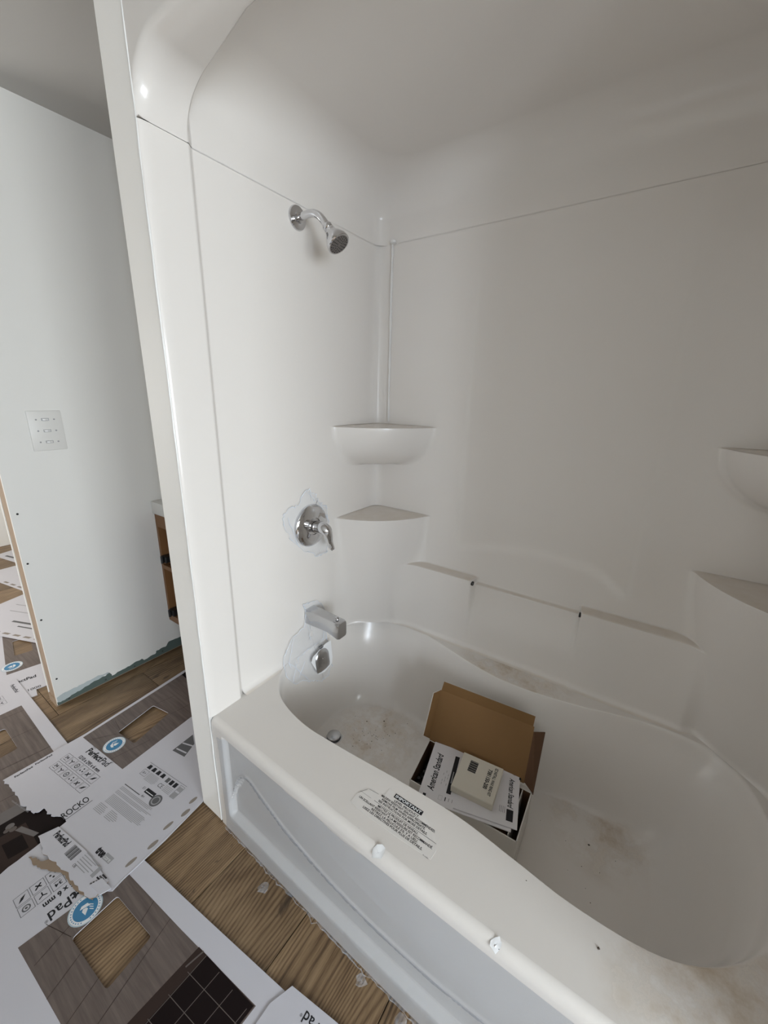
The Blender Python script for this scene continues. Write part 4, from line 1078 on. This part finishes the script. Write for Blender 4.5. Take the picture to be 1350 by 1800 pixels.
ik = Ink((0, 0, zA + .0034), (-.03, 1, 0), (-1, -.03, 0)); ik.text('PerfectPad', -.345, .796, .010, 'ink', .055, 0, .02); ik.text('PerfectPad', -.280, .799, .010, 'ink', .055, 0, .02)
ik.line((-.31, .100), (.0, .118), .0006, 'grey')
ik.poly([(.06,.420),(.155,.425),(.13,.375),(.07,.35)], 'mid'); ik.line((.075,.415),(.085,.36),.006,'card',.0003); ik.line((.105,.42),(.12,.37),.006,'card',.0003)
ik.text('rocko-vinyl.com', -.385, .690, .006, 'grey', .10, rot=-1.4); ik.build('edge_lettering', cA)
for i, s_ in enumerate(slots):     # brown board showing in the punched slots
    sheet('punched_slot', s_, [], zA + .003, .0003, 'slot', cA)

# --- end strip torn from that carton, folded over, brown where the paper ripped
zS = .0148
cS = root('torn_carton_strip', (-.28, -.36, 0), 'torn carton end strip with barcode, ripped brown along one edge', 'carton strip')
outS = [(-.449,-.392),(-.431,-.341),(-.27,-.318),(-.118,-.314),(-.104,-.354)] + ragged([(-.115,-.366),(-.19,-.377),(-.255,-.379),(-.32,-.392),(-.38,-.402),(-.449,-.392)], .004, 5, 31)[:-1]
sheet('board', outS, [], zS, .003, ['card', 'cardedge'], cS, 0, 1)
torn = ragged([(-.400,-.431),(-.376,-.417),(-.350,-.411),(-.338,-.394),(-.316,-.381)], .003, 4, 17) + [(-.30,-.372),(-.25,-.368),(-.17,-.362),(-.114,-.356),(-.105,-.361)] + ragged([(-.130,-.370),(-.173,-.381),(-.225,-.384),(-.266,-.388),(-.301,-.408),(-.334,-.421),(-.366,-.431),(-.400,-.431)], .0025, 4, 2)[:-1]
o = sheet('ripped_edge', torn, [], zS - .002, .0015, 'cardedge', cS); o['label'] = 'brown torn paper edge'
ik = Ink((-.44, -.372, zS + .0034), (1, .12, 0), (-.12, 1, 0))
ik.text('PerfectPad', .03, .006, .020, 'ink', .075, 0, .03)
for i in range(9): ik.rect(.125 + .0045*i, -.006, .0022 + .001*(i % 3), .032, 'mid')
for i in range(6): ik.rect(.185, .030 - .007*i, .075 - .01*(i % 3), .0022, 'grey')
ik.text('UB', .185, -.012, .008, 'mid'); 
for i in range(6): ik.rect(.285 + .004*(i % 3), -.012 + .006*i, .022, .004, 'ink' if i % 2 else 'mid')
ik.rect(.262, .0, .014, .03, 'grey'); ik.build('lettering', cS)
sheet('fold_tab', [(-.150,-.352),(-.098,-.345),(-.088,-.318),(-.140,-.322)], [], zS + .003, .003, 'card', cS)

# --- cartons in the room beyond the wall
def far_carton(o_, ang_, l, w, z, label, prints=(), hole=None, slots_=0, text=None, notch=False):
    c, s_ = math.cos(ang_), math.sin(ang_)
    Q = lambda x, y: (o_[0] + x*c - y*s_, o_[1] + x*s_ + y*c)
    r0 = root('flooring_carton', (*Q(l/2, w/2), 0), label, 'carton', sgp)
    hl_ = [rounded([Q(*p) for p in ((hole[0],hole[1]),(hole[2],hole[1]),(hole[2],hole[3]),(hole[0],hole[3]))], .01)] if hole else []
    outl = [(0,0),(l,0),(l,w),(0,w)] if not notch else [(0,0),(l,0),(l,w),(0,w),(0,.09),(.055,.09),(.055,.04),(0,.04)]
    sheet('board', [Q(*p) for p in outl], hl_, z, .003, 'card', r0)
    for pr in prints:
        sheet('printed_panel', [Q(pr[0],pr[1]), Q(pr[2],pr[1]), Q(pr[2],pr[3]), Q(pr[0],pr[3])], hl_, z + .003, .0003, 'pwood', r0)
    sl = []
    for i in range(slots_):
        x = .06 + i*.10
        sheet('punched_slot', [Q(x, .018), Q(x+.05, .018), Q(x+.055, .034), Q(x+.01, .034)], [], z + .003, .0003, 'slot', r0)
    if text:
        ik = Ink((o_[0], o_[1], z + .0036), (c, s_, 0), (-s_, c, 0))
        for t in text: t(ik)
        ik.build('lettering', r0)
    return r0
# far_carton frames: x runs along the sleeve, y across it
pi = math.pi
far_carton((-1.262, -.075), pi - .19, 1.15, .62, .0002, 'white carton with small cut-out just past the open wall end', [(.29, .035, 1.05, .19)], (.47, .07, .66, .15), 0,
           [lambda k: k.text('PerfectPad', .17, .20, .026, 'ink', .12, 0, .02, rot=-pi/2), lambda k: k.text('1000', .06, .12, .020, 'ink', .05, rot=-pi/2), lambda k: icons(k, .15, .25, 1, 3, .035, .01), lambda k: seal(k, .36, .165, .045)], True)
far_carton((-1.60, .06), pi + .10, .95, .0 + .30, .0070, 'white carton with dashed slots, second past the open wall end', slots_=8, text=[lambda k: [k.rect(.2 + .02*(i % 2), .10 + .02*i, .30, .006, 'grey') for i in range(3)], lambda k: k.disc(.45, .17, .03, 'mid', sq=.5), lambda k: k.rect(.30, .15, .10, .02, 'mid'), lambda k: k.rect(.1, .22, .5, .006, 'grey')]) if False else None
def quad_carton(pts, z, label, slots_=(), bars=(), dark=None):
    c = (sum(p[0] for p in pts)/len(pts), sum(p[1] for p in pts)/len(pts), 0)
    r0 = root('flooring_carton', c, label, 'carton', sgp)
    sheet('board', pts, [], z, .003, 'card', r0)
    if dark: sheet('printed_panel', dark, [], z + .003, .0003, 'pwood', r0)
    for p in slots_:
        (x, y), (dx, dy) = p
        sheet('punched_slot', [(x-dx/2, y-dy/2-.008), (x+dx/2, y+dy/2-.008), (x+dx/2, y+dy/2+.008), (x-dx/2, y-dy/2+.008)], [], z + .003, .0003, 'slot', r0)
    if bars:
        ik = Ink((0, 0, z + .0036))
        for a, b_, t, mm in bars: ik.line(a, b_, t, mm)
        ik.build('lettering', r0)
    return r0
quad_carton([(-2.30,-.222),(-2.057,-.125),(-1.80,-.022),(-1.60,.06),(-1.92,.52),(-2.62,.20),(-2.54,-.02)], .0070, 'white carton with a row of slots, second past the open wall end',
            [((-2.13+.075*i, -.125+.03*i), (.045,.018)) for i in range(5)], [((-2.20,-.03),(-2.02,.045),.016,'mid'), ((-2.10,-.03),(-1.98,.02),.010,'mid'), ((-2.38,.00),(-2.10,.12),.006,'grey'), ((-2.45,.05),(-2.15,.18),.006,'grey'), ((-2.02,.06),(-1.92,.10),.012,'ink')])
quad_carton([(-3.02,.080),(-2.66,.150),(-2.50,.185),(-2.75,.62),(-3.30,.45),(-3.28,.14)], .0002, 'white carton with slots, third past the open wall end', [((-2.95+.09*i, .115+.018*i), (.05,.012)) for i in range(4)])
quad_carton([(-3.70,.21),(-3.44,.262),(-3.25,.30),(-3.30,.42),(-3.45,.60),(-3.80,.50)], .0002, 'narrow white carton strip by the far wall', (), [((-3.62,.27),(-3.50,.30),.02,'mid')], None)
print('planks', k)
